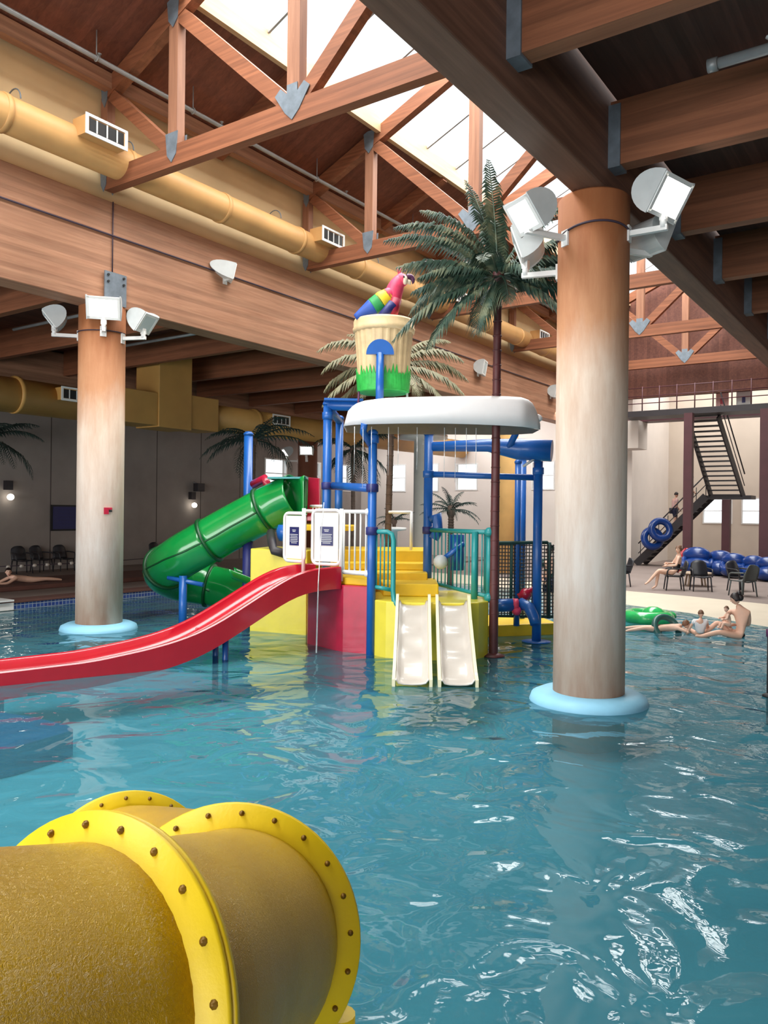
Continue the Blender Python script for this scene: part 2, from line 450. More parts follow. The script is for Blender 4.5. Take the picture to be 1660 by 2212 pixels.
def spline(pts, n=8):
    P = [V(p) for p in pts]; out = []
    for i in range(len(P)-1):
        p0 = P[max(i-1, 0)]; p1 = P[i]; p2 = P[i+1]; p3 = P[min(i+2, len(P)-1)]
        for k in range(n):
            t = k/n; t2 = t*t; t3 = t2*t
            out.append(.5*((2*p1)+(p2-p0)*t+(2*p0-5*p1+4*p2-p3)*t2+(3*p1-p0-3*p2+p3)*t3))
    out.append(P[-1]); return out
# ------------------------------------------------------------------ the hall: floors, water, walls, roof
POOL_L = -17.9
def water_edge(x):      # where the beach meets the water, as Y for a given X
    return interp([(-17.9, 24.6), (-12, 23.6), (-9, 22.4), (-6.67, 21.14), (-5.09, 20.5), (-4.04, 19.7), (-2.95, 18.95), (-1, 17.6), (2, 16), (12, 11)], x)
def deck_edge(x):
    return interp([(-17.9, 26.6), (-12, 25.6), (-9, 24.4), (-7.55, 23.95), (-5.63, 23.6), (-3.58, 22.9), (-1, 21.6), (2, 20), (12, 15)], x)
N = 60; X0, X1 = POOL_L, 12.0
b = MB()
b.box(-26.5, POOL_L, -8, 42, -1.0, .17)
for i in range(N):
    xa, xb = lerp(X0, X1, i/N), lerp(X0, X1, (i+1)/N)
    b.hexa([(xa, deck_edge(xa), -1), (xb, deck_edge(xb), -1), (xb, 44, -1), (xa, 44, -1), (xa, deck_edge(xa), .1), (xb, deck_edge(xb), .1), (xb, 44, .1), (xa, 44, .1)])
struct(b.build('floor', M['deck']))
b = MB()
b.grid(lambda u, v: V((lerp(X0, X1, u), lerp(water_edge(lerp(X0, X1, u))-.3, deck_edge(lerp(X0, X1, u)), v), lerp(-.02, .1, v))), N, 4, smooth=False)
struct(b.build('floor_beach', M['beach'], up=True))
def pool_z(x, y):
    d = water_edge(x)-y
    return -.015-min(.62, max(0, d)*.055)
b = MB()
b.grid(lambda u, v: V((lerp(X0, X1, u), lerp(-8, water_edge(lerp(X0, X1, u))-.25, v), pool_z(lerp(X0, X1, u), lerp(-8, water_edge(lerp(X0, X1, u))-.25, v)))), N, 40)
struct(b.build('floor_pool', M['pool_floor'], up=True))
b = MB()
b.grid(lambda u, v: V((lerp(X0, X1, u), lerp(-8, water_edge(lerp(X0, X1, u))+.02, v), 0)), N, 10)
o = b.build('pool_water', M['water'], up=True); tag(o, 'turquoise rippled water filling the pool', 'water', kind='stuff')
b = MB(); b.box(POOL_L-.02, POOL_L+.04, -8, 26.6, -.9, .15)
struct(b.build('trim_1', M['tile']))                                   # waterline tile
b = MB(); b.box(POOL_L-.5, POOL_L+.08, -8, 26.6, .15, .21)
struct(b.build('trim_2', M['terracotta'], bevel=.015))                 # coping of the left pool edge
# -- walls with real openings
def wall_y(name, X, y0, y1, z0, z1, holes, m, t=.3, xs=-1):
    b = MB(); xa, xb = (X-t, X) if xs < 0 else (X, X+t)
    y = y0
    for (a, c, za, zc) in sorted(holes):
        b.box(xa, xb, y, a, z0, z1); b.box(xa, xb, a, c, z0, za); b.box(xa, xb, a, c, zc, z1); y = c
    b.box(xa, xb, y, y1, z0, z1)
    return struct(b.build(name, m))
def wall_x(name, Y, x0, x1, z0, z1, holes, m, t=.3):
    b = MB(); x = x0
    for (a, c, za, zc) in sorted(holes):
        b.box(x, a, Y, Y+t, z0, z1); b.box(a, c, Y, Y+t, z0, za); b.box(a, c, Y, Y+t, zc, z1); x = c
    b.box(x, x1, Y, Y+t, z0, z1)
    return struct(b.build(name, m))
LW = [(28.15, 29.75, 3.5, 4.95), (31.0, 32.4, 3.5, 4.95), (33.6, 35.0, 3.5, 4.95)]
EW = [(-24.7, -23.5, 3.5, 5.0), (-22.85, -21.45, 3.5, 5.0), (-20.45, -19.15, 3.55, 4.95), (-16.2, -15.0, 3.55, 4.95)]
FW = [(-9.6, -8.2, 2.0, 3.3), (-7.8, -6.6, 2.0, 3.3)]
wall_y('wall_left', -26.5, -8, 36, .17, 8, LW, M['wall'])
wall_x('wall_end', 36, -26.5, -11.3, .1, 8, EW, M['wall_light'])
wall_y('wall_right', 12.06, -8, 44, -1, 8, [], M['wall_light'], xs=1)
wall_x('wall_rear', -8.36, -26.5, 12.3, -1, 13, [(-22, 8, .8, 5.2)], M['wall_light'])
wall_y('wall_stair', -11.3, 36.3, 42, .1, 10, [], M['wall_light'])
wall_x('wall_far', 42, -11.6, 8, .1, 10, FW, M['wall_tan'])
nwin = 0
def window(axis, P, a, c, za, zc):
    global nwin; nwin += 1
    f = MB(); w = .06; pane = MB()
    def bx(m, u0, u1, d0, d1, z0, z1):
        if axis == 'y': m.box(P+d0, P+d1, u0, u1, z0, z1)
        else: m.box(u0, u1, P-d1, P-d0, z0, z1)
    for (u0, u1, z0, z1) in ((a, a+w, za, zc), (c-w, c, za, zc), (a+w, c-w, za, za+w), (a+w, c-w, zc-w, zc), (a+w, c-w, (za+zc)/2-.02, (za+zc)/2+.02)):
        bx(f, u0, u1, -.12, .03, z0, z1)
    o = struct(f.build('window_%d' % nwin, M['white']))
    bx(pane, a+w, c-w, -.1, -.09, za+w, zc-w)
    pane.build('pane', M['glazing'], o)
for h in LW: window('y', -26.5, *h)
for h in EW: window('x', 36, *h)
for h in FW: window('x', 42, *h)
# -- roof
def slope_z(x): return 10.6+.45*(x+13.4) if x < -8.55 else 10.6+.45*(-3.7-x)
b = MB(); T = .14
def deckquad(x0, z0, x1, z1, y0, y1):
    b.hexa([(x0, y0, z0), (x1, y0, z1), (x1, y1, z1), (x0, y1, z0), (x0, y0, z0+T), (x1, y0, z1+T), (x1, y1, z1+T), (x0, y1, z0+T)])
Y0, Y1 = -8, 34.9
deckquad(-13.95, slope_z(-13.95)+.22, -11.15, slope_z(-11.15)+.22, Y0, Y1)
deckquad(-5.95, slope_z(-5.95)+.22, -3.15, slope_z(-3.15)+.22, Y0, Y1)
struct(b.build('ceiling', M['deck_wood']))
b = MB()
b.box(-26.8, -13.9, -8, 36.3, 7.55, 7.7); b.box(-3.3, 12, -8, 36.3, 7.55, 7.7)
struct(b.build('ceiling_low', M['deck_wood_low']))
b = MB(); b.box(-12, 8, 36.3, 42.4, 10, 10.15)
struct(b.build('ceiling_stair', M['wall_light']))
# clerestory walls over the two big beams
b = MB(); b.box(-14.0, -13.62, -8, 34.9, 8.45, slope_z(-13.6)+.2); struct(b.build('wall_clerestory', M['cream']))
b = MB(); b.box(-3.5, -3.15, -8, 34.9, 8.5, slope_z(-3.4)+.2); struct(b.build('wall_clerestory_right', M['cream']))
# gable end with its header beam above the upper walkway
b = MB()
b.prism([(-14, 34.9, 7.5), (-3.1, 34.9, 7.5), (-3.1, 34.9, slope_z(-3.1)+.3), (-8.55, 34.9, slope_z(-8.55)+.3), (-14, 34.9, slope_z(-14)+.3)], (0, .3, 0))
struct(b.build('wall_gable', M['deck_wood_low']))
b = MB(); b.box(-3.1, 12, 34.9, 35.2, 7.0, 7.55); struct(b.build('wall_header_right', M['deck_wood_low']))
# skylight: curbs, glazing bars and panes on both slopes
nsky = nwin
for s in (-1, 1):
    nsky += 1
    xo = -8.55+s*2.55
    f = MB()
    zc = slope_z(xo)
    f.box(min(xo, xo+s*.12), max(xo, xo+s*.12), Y0, Y1, zc-.06, zc+.42)
    o = struct(f.build('window_%d' % nsky, M['curb']))
    bars = MB()
    k = Y0
    while k < Y1:
        bars.bar((xo, k, slope_z(xo)+.38), (-8.55, k, slope_z(-8.55)+.38), .05, .07); k += 1.52
    bars.build('glazing_bars', M['pipe'], o)
    p = MB(); p.hexa([(xo, Y0, zc+.42), (-8.55, Y0, slope_z(-8.55)+.42), (-8.55, Y1, slope_z(-8.55)+.42), (xo, Y1, zc+.42), (xo, Y0, zc+.43), (-8.55, Y0, slope_z(-8.55)+.43), (-8.55, Y1, slope_z(-8.55)+.43), (xo, Y1, zc+.43)])
    p.build('pane', M['glazing'], o)
# -- columns
def column(x, y, m, name, label, group, z1=6.45, r=.45, z0=-.75, collar=False):
    t = thing(name, label, 'column', (x, y, z0))
    MB().lathe([(r, z0), (r, z1-.03), (r-.03, z1)], (x, y, 0), 40).build('shaft', m, t)
    if collar:
        b = MB(); b.lathe([(r+.01, -.2), (r+.26, -.12), (r+.30, .0), (r+.27, .08), (r+.17, .125), (r+.01, .13)], (x, y, 0), 40)
        b.build('foam_collar', M['ring_blue'], t)
    return t
c1 = column(-3.65, 9.94, M['column'], 'round_column', 'large round column brown at top and foot, standing in the pool right of the play structure', 'pool columns', collar=True)
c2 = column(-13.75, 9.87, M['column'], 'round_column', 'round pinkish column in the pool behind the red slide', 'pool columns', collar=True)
column(-13.75, 28.2, M['column_lit'], 'round_column', 'orange-lit far column behind the blue posts, right of the palm trunk', None, z0=-.1)
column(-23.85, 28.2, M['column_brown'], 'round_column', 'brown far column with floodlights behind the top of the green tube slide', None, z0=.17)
# steel saddle plates on column heads
for nm, x, y, lab, z in (('saddle_plate', -13.36, 9.87, 'grey steel plate bolted to the beam above the left column', 6.42),):
    t = thing('steel_plate', lab, 'bracket', (x, y, z))
    MB().box(x, x+.03, y-.25, y+.25, 6.42, 7.05).build('plate', M['steel'], t)
    for dy in (-.18, .18):
        for zz in (6.85, 6.98): MB().lathe([(.025, 0), (.025, .025)], (x+.03, y+dy, zz), 8, axis=(1, 0, 0)).build('bolt', M['black'], t)
# -- big glulam beams
b = MB(); b.box(-13.95, -13.4, -8, 34.8, 6.4, 8.45)
tag(b.build('glulam_beam', M['beam_y'], bevel=.02), 'deep light brown glulam beam resting on the left column', 'beam')
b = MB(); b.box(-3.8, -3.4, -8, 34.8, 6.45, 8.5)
tag(b.build('glulam_beam', M['beam_shaded'], bevel=.02), 'shade-toned glulam beam crossing overhead to the top of the big right column', 'beam')
b = MB(); b.box(-24.05, -23.65, -8, 35.9, 6.45, 7.5)
tag(b.build('glulam_beam', M['beam_y'], bevel=.02), 'dark glulam beam near the left wall above the tan duct', 'beam')
# -- purlins of the two low roofs
ORD = ['nearest', 'second', 'third', 'fourth', 'fifth', 'sixth', 'seventh', 'eighth', 'ninth', 'tenth', 'eleventh', 'twelfth', 'thirteenth', 'fourteenth']
ys = [7.0+2.87*i for i in range(10)]
for i, y in enumerate(ys):
    t = thing('roof_purlin', 'brown glulam cross beam right of the big right beam, %s of the row in view' % ORD[i], 'beam', (4, y, 6.75), 'cross beams of the right low roof')
    MB().box(-3.38, 12, y-.11, y+.11, 6.75, 7.55).build('timber', M['beam_x'], t)
    MB().box(-3.4, -3.25, y-.135, y+.135, 6.72, 7.5).build('hanger', M['steel'], t)
ys = [4.1+2.87*i for i in range(11)]
for i, y in enumerate(ys):
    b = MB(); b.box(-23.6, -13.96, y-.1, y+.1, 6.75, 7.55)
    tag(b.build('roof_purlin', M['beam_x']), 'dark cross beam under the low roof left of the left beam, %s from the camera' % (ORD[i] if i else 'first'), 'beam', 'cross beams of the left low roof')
# -- trusses
TY = [3.65, 9.73, 15.8, 21.9, 28.0, 34.1]
tl = ['large bolted timber truss nearest overhead, its bottom chord crossing the skylight', 'timber roof truss second from the camera, behind the nearest one', 'timber roof truss behind the tall palm crown', 'pale sunlit timber truss seen just right of the right column', 'dark timber truss farthest back, against the gable end']
def truss(y, label):
    t = thing('roof_truss', label, 'truss', (-8.55, y, 8.6), 'roof trusses')
    w = .2
    MB().box(-13.4, -3.8, y-w/2, y+w/2, 8.62, 9.0).build('bottom_chord', M['beam_x'], t)
    xa = -13.45
    for s in (0, 1):
        fx = (lambda x: x) if s == 0 else (lambda x: -17.1-x)
        MB().bar((fx(-13.5), y, slope_z(-13.5)-.02), (fx(-8.5), y, slope_z(-8.5)-.02), w, .34).build('top_chord', M['beam_x'], t)
        MB().box(min(fx(-13.55), fx(-13.35)), max(fx(-13.55), fx(-13.35)), y-.09, y+.09, 9.0, slope_z(-13.4)-.15).build('end_post', M['beam_z'], t)
        MB().box(fx(-11.44)-.12, fx(-11.44)+.12, y-.09, y+.09, 9.0, slope_z(-11.44)-.15).build('vertical', M['beam_z'], t)
        MB().bar((fx(-13.25), y, 10.45), (fx(-11.55), y, 8.98), .17, .24).build('diagonal', M['beam_x'], t)
        MB().bar((fx(-11.35), y, slope_z(-11.4)-.1), (fx(-8.65), y, 8.95), .17, .26).build('diagonal', M['beam_x'], t)
        for (px, pz, dx) in ((-11.44, 8.95, .3), (-11.44, slope_z(-11.44)-.08, .3), (-13.42, 8.85, .2), (-13.42, 10.5, .2)):
            g_ = MB()
            for yy in (y-w/2-.012, y+w/2): g_.prism([(fx(px-dx*.55), yy, pz+.28), (fx(px+dx*.55), yy, pz+.28), (fx(px+dx*.4), yy, pz-.12), (fx(px), yy, pz-.26), (fx(px-dx*.4), yy, pz-.12)], (0, .012, 0))
            g_.build('gusset_plate', M['steel'], t)
    MB().box(-8.68, -8.42, y-.09, y+.09, 9.0, slope_z(-8.55)-.1).build('vertical', M['beam_z'], t)
    g_ = MB()
    for yy in (y-w/2-.014, y+w/2): g_.prism([(-8.92, yy, 9.14), (-8.80, yy, 9.24), (-8.66, yy, 9.12), (-8.66, yy, 9.26), (-8.44, yy, 9.26), (-8.44, yy, 9.12), (-8.30, yy, 9.24), (-8.18, yy, 9.14), (-8.4, yy, 8.82), (-8.55, yy, 8.68), (-8.7, yy, 8.82)], (0, .014, 0))
    g_.build('gusset_plate', M['steel'], t)
for y, lab in zip(TY[1:], tl): truss(y, lab)
# rafters half way between trusses, and roof purlins along the slopes
for i, y in enumerate((6.7, 12.77, 18.85, 24.95, 31.0)):
    b = MB(); b.bar((-13.6, y, slope_z(-13.6)+.05), (-11.2, y, slope_z(-11.2)+.05), .2, .32)
    tag(b.build('roof_rafter', M['beam_x']), 'dark sloping rafter on the left roof slope between trusses, %s from the camera' % (ORD[i] if i else 'first'), 'rafter', 'rafters of the left slope')
for i, (x, dz, h) in enumerate(((-13.3, .04, .3),)):
    b = MB(); b.box(x-.1, x+.1, -8, 34.8, slope_z(x)+dz-h/2, slope_z(x)+dz+h/2)
    tag(b.build('roof_plate', M['beam_y']), ['dark timber plate along the top of the cream clerestory wall', 'dark timber purlin along the left roof slope behind the grey pipe'][i], 'beam')
# sprinkler pipes
t = thing('sprinkler_pipe', 'grey sprinkler pipe running along the left roof slope under the skylight', 'pipe', (-12.66, 13, 10.6))
MB().tube([(-12.66, -8, 10.62), (-12.66, 34.7, 10.62)], .045, 10).build('pipe', M['pipe'], t)
for y in (8.9, 11.2, 12.9, 15.2, 17.4, 19.6):
    b = MB(); b.tube([(-12.66, y, 10.62), (-12.66, y, slope_z(-12.66)+.2)], .012, 6); b.torus((-12.66, y, 10.62), .055, .015, 12, 6, (0, 1, 0)); b.build('hanger', M['pipe'], t)
for y in (8.96, 12.0, 16.4): MB().lathe([(.02, 0), (.02, .05), (.045, .06), (.045, .065)], (-12.66, y, 10.66), 8).build('sprinkler_head', M['pipe'], t)
t = thing('sprinkler_pipe', 'capped grey pipe under the right low roof beside the second cross beam', 'pipe', (2, 9.4, 6.8))
MB().tube([(-1.95, 8.75, 7.1), (12, 8.75, 7.1)], .055, 12).build('pipe', M['pipe'], t)
MB().lathe([(.07, 0), (.07, .1)], (-2.0, 8.75, 7.1), 12, axis=(1, 0, 0)).build('end_cap', M['pipe'], t)
MB().lathe([(.025, 0), (.025, .06), (.05, .07), (.05, .08)], (-1.4, 8.75, 7.14), 8).build('sprinkler_head', M['white'], t)
for i, (y, x0) in enumerate(((8.4, -17.5), (11.3, -17.0), (14.1, -18), (19.0, -19))):
    b = MB(); b.tube([(-19.4, y, 6.95), (x0+3, y, 6.95)], .04, 8)
    tag(b.build('sprinkler_pipe', M['pipe']), 'thin grey pipe under the left low roof, %s from the camera' % (ORD[i] if i else 'first'), 'pipe', 'pipes of the left low roof')
# conduit cable along the face of the left beam
b = MB(); b.tube([(-13.37, -8, 7.78), (-13.37, 34.7, 7.78)], .018, 6)
tag(b.build('conduit', M['cable']), 'thin dark conduit running along the left beam face', 'cable')
b = MB(); b.tube([(-13.38, 9.82, 8.45), (-13.38, 9.82, 7.05)], .012, 6)
tag(b.build('conduit', M['cable']), 'thin dark wire dropping to the steel plate above the left column', 'cable')
# -- ducts
def vent(t, x, y, z, s, w=.8, h=.34, d=.35, m=None, nl=4):
    MB().box(x, x+d*s, y-w/2, y+w/2, z-h/2, z+h/2).build('vent_box', m, t)
    f = MB(); fx0, fx1 = x+d*s, x+(d+.02)*s
    for (a, c, e, g_) in ((-w/2-.02, w/2+.02, h/2-.03, h/2+.02), (-w/2-.02, w/2+.02, -h/2-.02, -h/2+.04), (-w/2-.02, -w/2+.04, -h/2+.04, h/2-.03), (w/2-.04, w/2+.02, -h/2+.04, h/2-.03)):
        f.box(min(fx0, fx1), max(fx0, fx1), y+a, y+c, z+e, z+g_)
    for k in range(1, nl):
        yy = y-w/2+w*k/nl; f.box(min(fx0, fx1), max(fx0, fx1), yy-.012, yy+.012, z-h/2+.05, z+h/2-.05)
    f.build('grille', M['white'], t)
    MB().box(min(x+(d+.001)*s, x+(d+.006)*s), max(x+(d+.001)*s, x+(d+.006)*s), y-w/2+.06, y+w/2-.06, z-h/2+.05, z+h/2-.05).build('dark_opening', M['black'], t)
t = thing('air_duct', 'round yellow air duct along the cream wall above the left beam', 'duct', (-13.0, 13, 8.7))
b = MB(); b.tube([(-12.96, -8, 9.04), (-12.96, 34.2, 9.04)], .31, 28)
b.build('duct_body', M['duct'], t)
y = -5.2
while y < 33: MB().lathe([(.31, -.05), (.33, -.045), (.33, .045), (.31, .05)], (-12.96, y, 9.04), 28, axis=(0, 1, 0)).build('seam_band', M['duct'], t); y += 2.5
for yy in (8.95, 15.55, 22.2, 28.6): vent(t, -12.8, yy, 9.22, 1, w=.85, h=.33, d=.40, m=M['duct'])
for yy in (7.5, 9.8, 14.0, 18.0): MB().torus((-12.96, yy, 9.3), .22, .012, 12, 6, (0, 1, 0), a0=0, a1=PI).build('hanger_loop', M['steel'], t)
t = thing('air_duct', 'tan round air duct with square box section under the left low roof', 'duct', (-20, 15, 4.9))
MB().tube([(-20, -8, 5.36), (-20, 14.6, 5.36)], .46, 26).build('duct_body', M['duct_low'], t)
MB().tube([(-20, 18.4, 5.5), (-20, 35.8, 5.66)], .44, 26).build('duct_body', M['duct_low'], t)
b = MB(); b.box(-20.5, -19.5, 14.5, 16.0, 4.96, 5.95); b.build('duct_box', M['duct_low'], t, bevel=.02)
b = MB(); b.box(-20.55, -19.45, 16.0, 17.3, 4.92, 7.5); b.build('duct_riser', M['duct_low'], t, bevel=.02)
b = MB(); b.box(-20.5, -19.5, 17.3, 18.5, 4.98, 6.05); b.build('duct_box', M['duct_low'], t, bevel=.02)
for yy in (11.7, 20.6): MB().lathe([(.46, -.06), (.5, -.05), (.5, .05), (.46, .06)], (-20, yy, 5.38 if yy < 15 else 5.52), 26, axis=(0, 1, 0)).build('seam_band', M['duct_low'], t)
for yy, zz in ((13.1, 5.5), (21.4, 5.65)): vent(t, -19.65, yy, zz, 1, w=.9, h=.34, d=.3, m=M['duct_low'])
# ------------------------------------------------------------------ yellow tube slide in the foreground
def tube_slide_fore():
    t = thing('tube_slide', 'big yellow fibreglass tube slide in the near foreground with bolted flanges', 'water slide', C(-.7, 3.0, .3))
    P = [C(-2.0, .5, 1.60), C(-1.37, 1.25, 1.36), C(-.76, 2.0, 1.11), C(-.64, 2.53, .93), C(-.57, 3.03, .76), C(-.86, 3.66, .57), C(-1.36, 4.25, .37), C(-1.62, 4.75, .14), C(-1.75, 5.2, -.12)]
    # direction of the tube at each flange
    F = [(2, V((.48, .83, -.30))), (4, V((0, .97, -.24))), (6, V((-.55, .80, -.25)))]
    path = spline(P, 8)
    def seg(i0, i1): return path[i0*8:i1*8+1]
    r = .415
    for a, c_ in ((0, 2), (2, 4), (4, 6), (6, 8)):
        MB().tube(seg(a, c_), .40 if a == 2 else r, 48, caps=False).build('tube_section', M['ptube'], t, solid=.012)
    lab = ['bright yellow flange ring facing left, nearest', 'yellow double flange ring on the right bend', 'yellow flange ring behind, farthest along the slide']
    for k, (i, d) in enumerate(F):
        d = (C(d.x, d.y, d.z)).normalized(); c = path[i*8]
        for s in (-1, 1):
            ri = .396 if k == 1 else .415
            f = MB().lathe([(ri-.01, s*.004), (.498, s*.004), (.50, s*.010), (.497, s*.022), (ri+.017, s*.026), (ri, s*.045)], c, 72, axis=d).build('flange', M['pflange'], t)
            f['label'] = lab[k]
            a, b_ = perp(d)
            for q in range(22):
                th = 2*PI*(q+.3)/22
                p = c+a*(.463*math.cos(th))+b_*(.463*math.sin(th))+d*(s*.022)
                MB().lathe([(.011, 0), (.011, s*.006), (.006, s*.008), (.006, s*.012), (0, s*.013)], p, 8, axis=d).build('bolt', M['bolt'], f)
    for (x, y, z) in ((-.15, 3.14, .42),):
        MB().tube([C(x, y, -.55), C(x, y, z)], .06, 14).build('support_post', M['pflange'], t)
tube_slide_fore()
# ------------------------------------------------------------------ play structure
ps = thing('play_structure', 'colourful water play tower with blue posts, yellow base and crimson wall', 'play structure', C(.5, 15, -.5))
def poly(pts, z0, z1, name, m, bev=.02):
    b = MB(); b.prism([C(x, y, z0) for x, y in pts], (0, 0, z1-z0)); return b.build(name, m, ps, bevel=bev)
fr = [(-.14, 13.32), (.05, 13.12), (.35, 12.98), (.8, 12.93), (1.3, 12.98), (1.58, 13.12), (1.77, 13.34)]
poly(fr+[(1.77, 15.2), (-.14, 14.7)], -.6, .93, 'base_wall', M['yellow'])
poly([(-1.38, 14.5), (-1.36, 14.42), (-.80, 13.74), (-.68, 13.62), (-.22, 13.42), (-.14, 13.6), (-.14, 14.75), (-1.38, 15.6)], -.6, 1.14, 'side_wall', M['redwall'])
poly([(-1.30, 14.56), (-.66, 13.72), (-.22, 13.5), (-.2, 14.7), (-1.3, 15.5)], 1.14, 1.27, 'platform_deck', M['step_yellow'])
poly([(-2.66, 15.9), (-1.48, 15.4), (-1.2, 16.4), (-2.4, 17.2)], -.6, 1.64, 'base_wall', M['yellow'])
poly([(.0, 13.9), (.97, 13.9), (1.0, 15.2), (-.1, 15.2)], .93, 1.15, 'step', M['step_yellow'])
poly([(-.9, 14.7), (.82, 14.75), (.85, 16.3), (-.9, 16.3)], .9, 1.28, 'step', M['step_yellow'])
poly([(-.95, 15.3), (.82, 15.35), (.85, 16.4), (-.95, 16.4)], 1.28, 1.42, 'step', M['step_yellow'])
poly([(-1.1, 15.75), (.84, 15.85), (.9, 17.4), (-1.1, 17.4)], .2, 1.64, 'step', M['step_yellow'])
poly([(1.9, 15.4), (3.5, 15.9), (3.3, 17.2), (1.9, 17)], -.5, .22, 'base_wall', M['step_yellow'])
def post(x, y, z0, z1, r=.075, m='blue', foot=True, cap=True):
    b = MB(); b.lathe([(r, z0), (r, z1)], C(x, y, 0), 18)
    if cap: b.lathe([(r+.012, z1-.02), (r+.012, z1+.02), (r*.7, z1+.06), (0, z1+.07)], C(x, y, 0), 18)
    if foot: b.lathe([(r*3.2, .005), (r*3.2, .02), (r*1.4, .03)], C(x, y, 0), 18)
    return b.build('post', M[m], ps)
post(-.2, 13.36, -.55, 3.72, foot=False); post(.84, 15.2, -.4, 3.9, foot=False, r=.085)
post(-1.08, 15.0, 1.0, 4.42, foot=False, r=.085); post(-.93, 16.3, 1.0, 4.3, foot=False, r=.08)
post(-3.05, 17.8, -.3, 4.1, r=.10); post(2.88, 14.9, -.45, 3.5, r=.085); post(2.88, 16.6, -.35, 3.55, r=.08)
post(2.62, 15.6, .2, 3.4, r=.06, foot=False)
def rail(name, pts, r, m, parent=ps, n=10): return MB().tube([C(*p) for p in pts], r, n).build(name, M[m], parent)
rail('cross_rail', [(-.96, 15, 2.88), (-.24, 13.4, 2.80)], .075, 'blue')
rail('cross_rail', [(.9, 15.2, 3.13), (2.85, 15.0, 3.08)], .06, 'blue')
rail('cross_rail', [(-1.1, 15, 4.4), (.84, 15.2, 4.40)], .10, 'blue')
rail('cross_rail', [(-1.08, 15, 4.35), (-.93, 16.3, 4.25)], .08, 'blue')
b = MB(); b.ob(C(-.8, 15.05, 4.48), C(.36, .03, 0), C(-.03, .3, 0), V((0, 0, .02))); b.build('top_plate', M['blue'], ps)
# pipe knuckles on posts
for x, y, z in ((-.2, 13.36, 3.62), (-.2, 13.36, 2.8), (-.2, 13.36, 2.08), (-1.08, 15, 2.88), (.84, 15.2, 3.13), (.84, 15.2, 2.06), (2.88, 14.9, 3.2), (-1.08, 15, 4.2)):
    MB().lathe([(.09, -.07), (.105, -.06), (.105, .06), (.09, .07)], C(x, y, z), 16).build('post_clamp', M['navy'] if z < 3 else M['blue'], ps)
rail('canopy_brace', [(-.22, 13.38, 3.5), (-.36, 13.2, 3.72), (-.34, 13.1, 3.86)], .06, 'blue')
# blue trough overhead on the right
b = MB(); b.tube([C(.9, 15.2, 3.66), C(1.95, 15.05, 3.68), C(2.5, 14.85, 3.60), C(3.08, 14.65, 3.56)], [.09, .12, .20, .20], 20); b.build('water_trough', M['blue'], ps)
rail('canopy_brace', [(2.28, 14.9, 3.55), (2.42, 14.4, 3.95)], .06, 'blue')
b = MB(); b.lathe([(.05, 0), (.17, .1), (.18, .14)], C(2.86, 14.85, 3.35), 16); b.build('post_head', M['blue'], ps)
b = MB(); b.tube([C(2.56, 14.7, 3.27), C(2.78, 14.7, 3.42)], .025, 8); b.build('spray_nozzle', M['lamp_grey'], ps)
b = MB(); b.tube([C(.9, 15.05, 2.25), C(1.0, 15.0, 2.35), C(1.02, 15, 2.05), C(.94, 15, 1.9)], .10, 12); b.build('valve_wheel', M['blue'], ps)
# white railing and the two framed sign panels
wr = MB(); wr.tube([C(-1.42, 14.35, 2.40), C(-.22, 13.36, 2.40)], .035, 10); wr.tube([C(-.72, 13.75, 1.36), C(-.22, 13.36, 1.36)], .04, 10)
wr = wr.build('white_railing', M['white'], ps)
for k in range(5):
    u = k/5+.08; MB().tube([C(lerp(-.72, -.24, u), lerp(13.74, 13.4, u), 1.36), C(lerp(-.72, -.24, u), lerp(13.74, 13.4, u), 2.40)], .016, 8).build('baluster', M['white'], wr)
for z in (1.36, 2.40): MB().ball(C(-.27, 13.38, z), .06).build('ball_joint', M['white'], wr)
wr2 = MB(); wr2.tube([C(-1.1, 15.3, 2.5), C(-1.5, 16.3, 2.5)], .03, 8); wr2.tube([C(.1, 16.2, 2.4), C(.55, 16.0, 2.4)], .03, 8); wr2.tube([C(.55, 16.0, 1.64), C(.55, 16.0, 2.42)], .03, 8)
wr2 = wr2.build('white_railing', M['white'], ps)
for k in range(5): MB().tube([C(-1.12-.08*k, 15.35+.2*k, 1.7), C(-1.12-.08*k, 15.35+.2*k, 2.5)], .014, 6).build('baluster', M['white'], wr2)
def sign_panel(xa, ya, xb, yb, z0, z1):
    u = C(xb-xa, yb-ya).normalized(); n_ = V((u.y, -u.x, 0)); w = (C(xb-xa, yb-ya)).length
    o = C(xa, ya); fr_ = []
    rr = .1
    for (cx_, cz_, a0) in ((rr, z0+rr, PI), (w-rr, z0+rr, 1.5*PI), (w-rr, z1-rr, 0), (rr, z1-rr, .5*PI)):
        for k in range(5):
            t = a0+.5*PI*k/4; fr_.append(o+u*(cx_+rr*math.cos(t))+V((0, 0, cz_+rr*math.sin(t))))
    fr_ += [fr_[0], fr_[1]]
    p = MB().tube(fr_, .03, 8, caps=False).build('panel_frame', M['white'], ps)
    b = MB(); b.ob(o+u*w/2+V((0, 0, (z0+z1)/2)), u*(w/2-.045), n_*.012, V((0, 0, (z1-z0)/2-.045))); b.build('panel_sheet', M['white'], p)
    cz = (z0+z1)/2+.02; cc_ = o+u*w*.52+V((0, 0, cz))+n_*.016
    b = MB(); b.ob(cc_, u*w*.225, n_*.006, V((0, 0, .165))); s_ = b.build('notice', M['sign_navy'], p); s_['label'] = 'navy notice with rows of small white text'
    tx = MB()
    for k, (dz, hw) in enumerate(((.11, .09), (.085, .07), (.03, .19), (.0, .17), (-.03, .19), (-.06, .18), (-.09, .19), (-.12, .14))):
        tx.ob(cc_+V((0, 0, dz))+n_*.007, u*w*hw, n_*.001, V((0, 0, .006)))
    tx.build('lettering', M['lamp_grey'], p)
sign_panel(-1.80, 14.45, -1.40, 14.1, 1.50, 2.36)
sign_panel(-1.25, 14.0, -.74, 13.72, 1.48, 2.42)
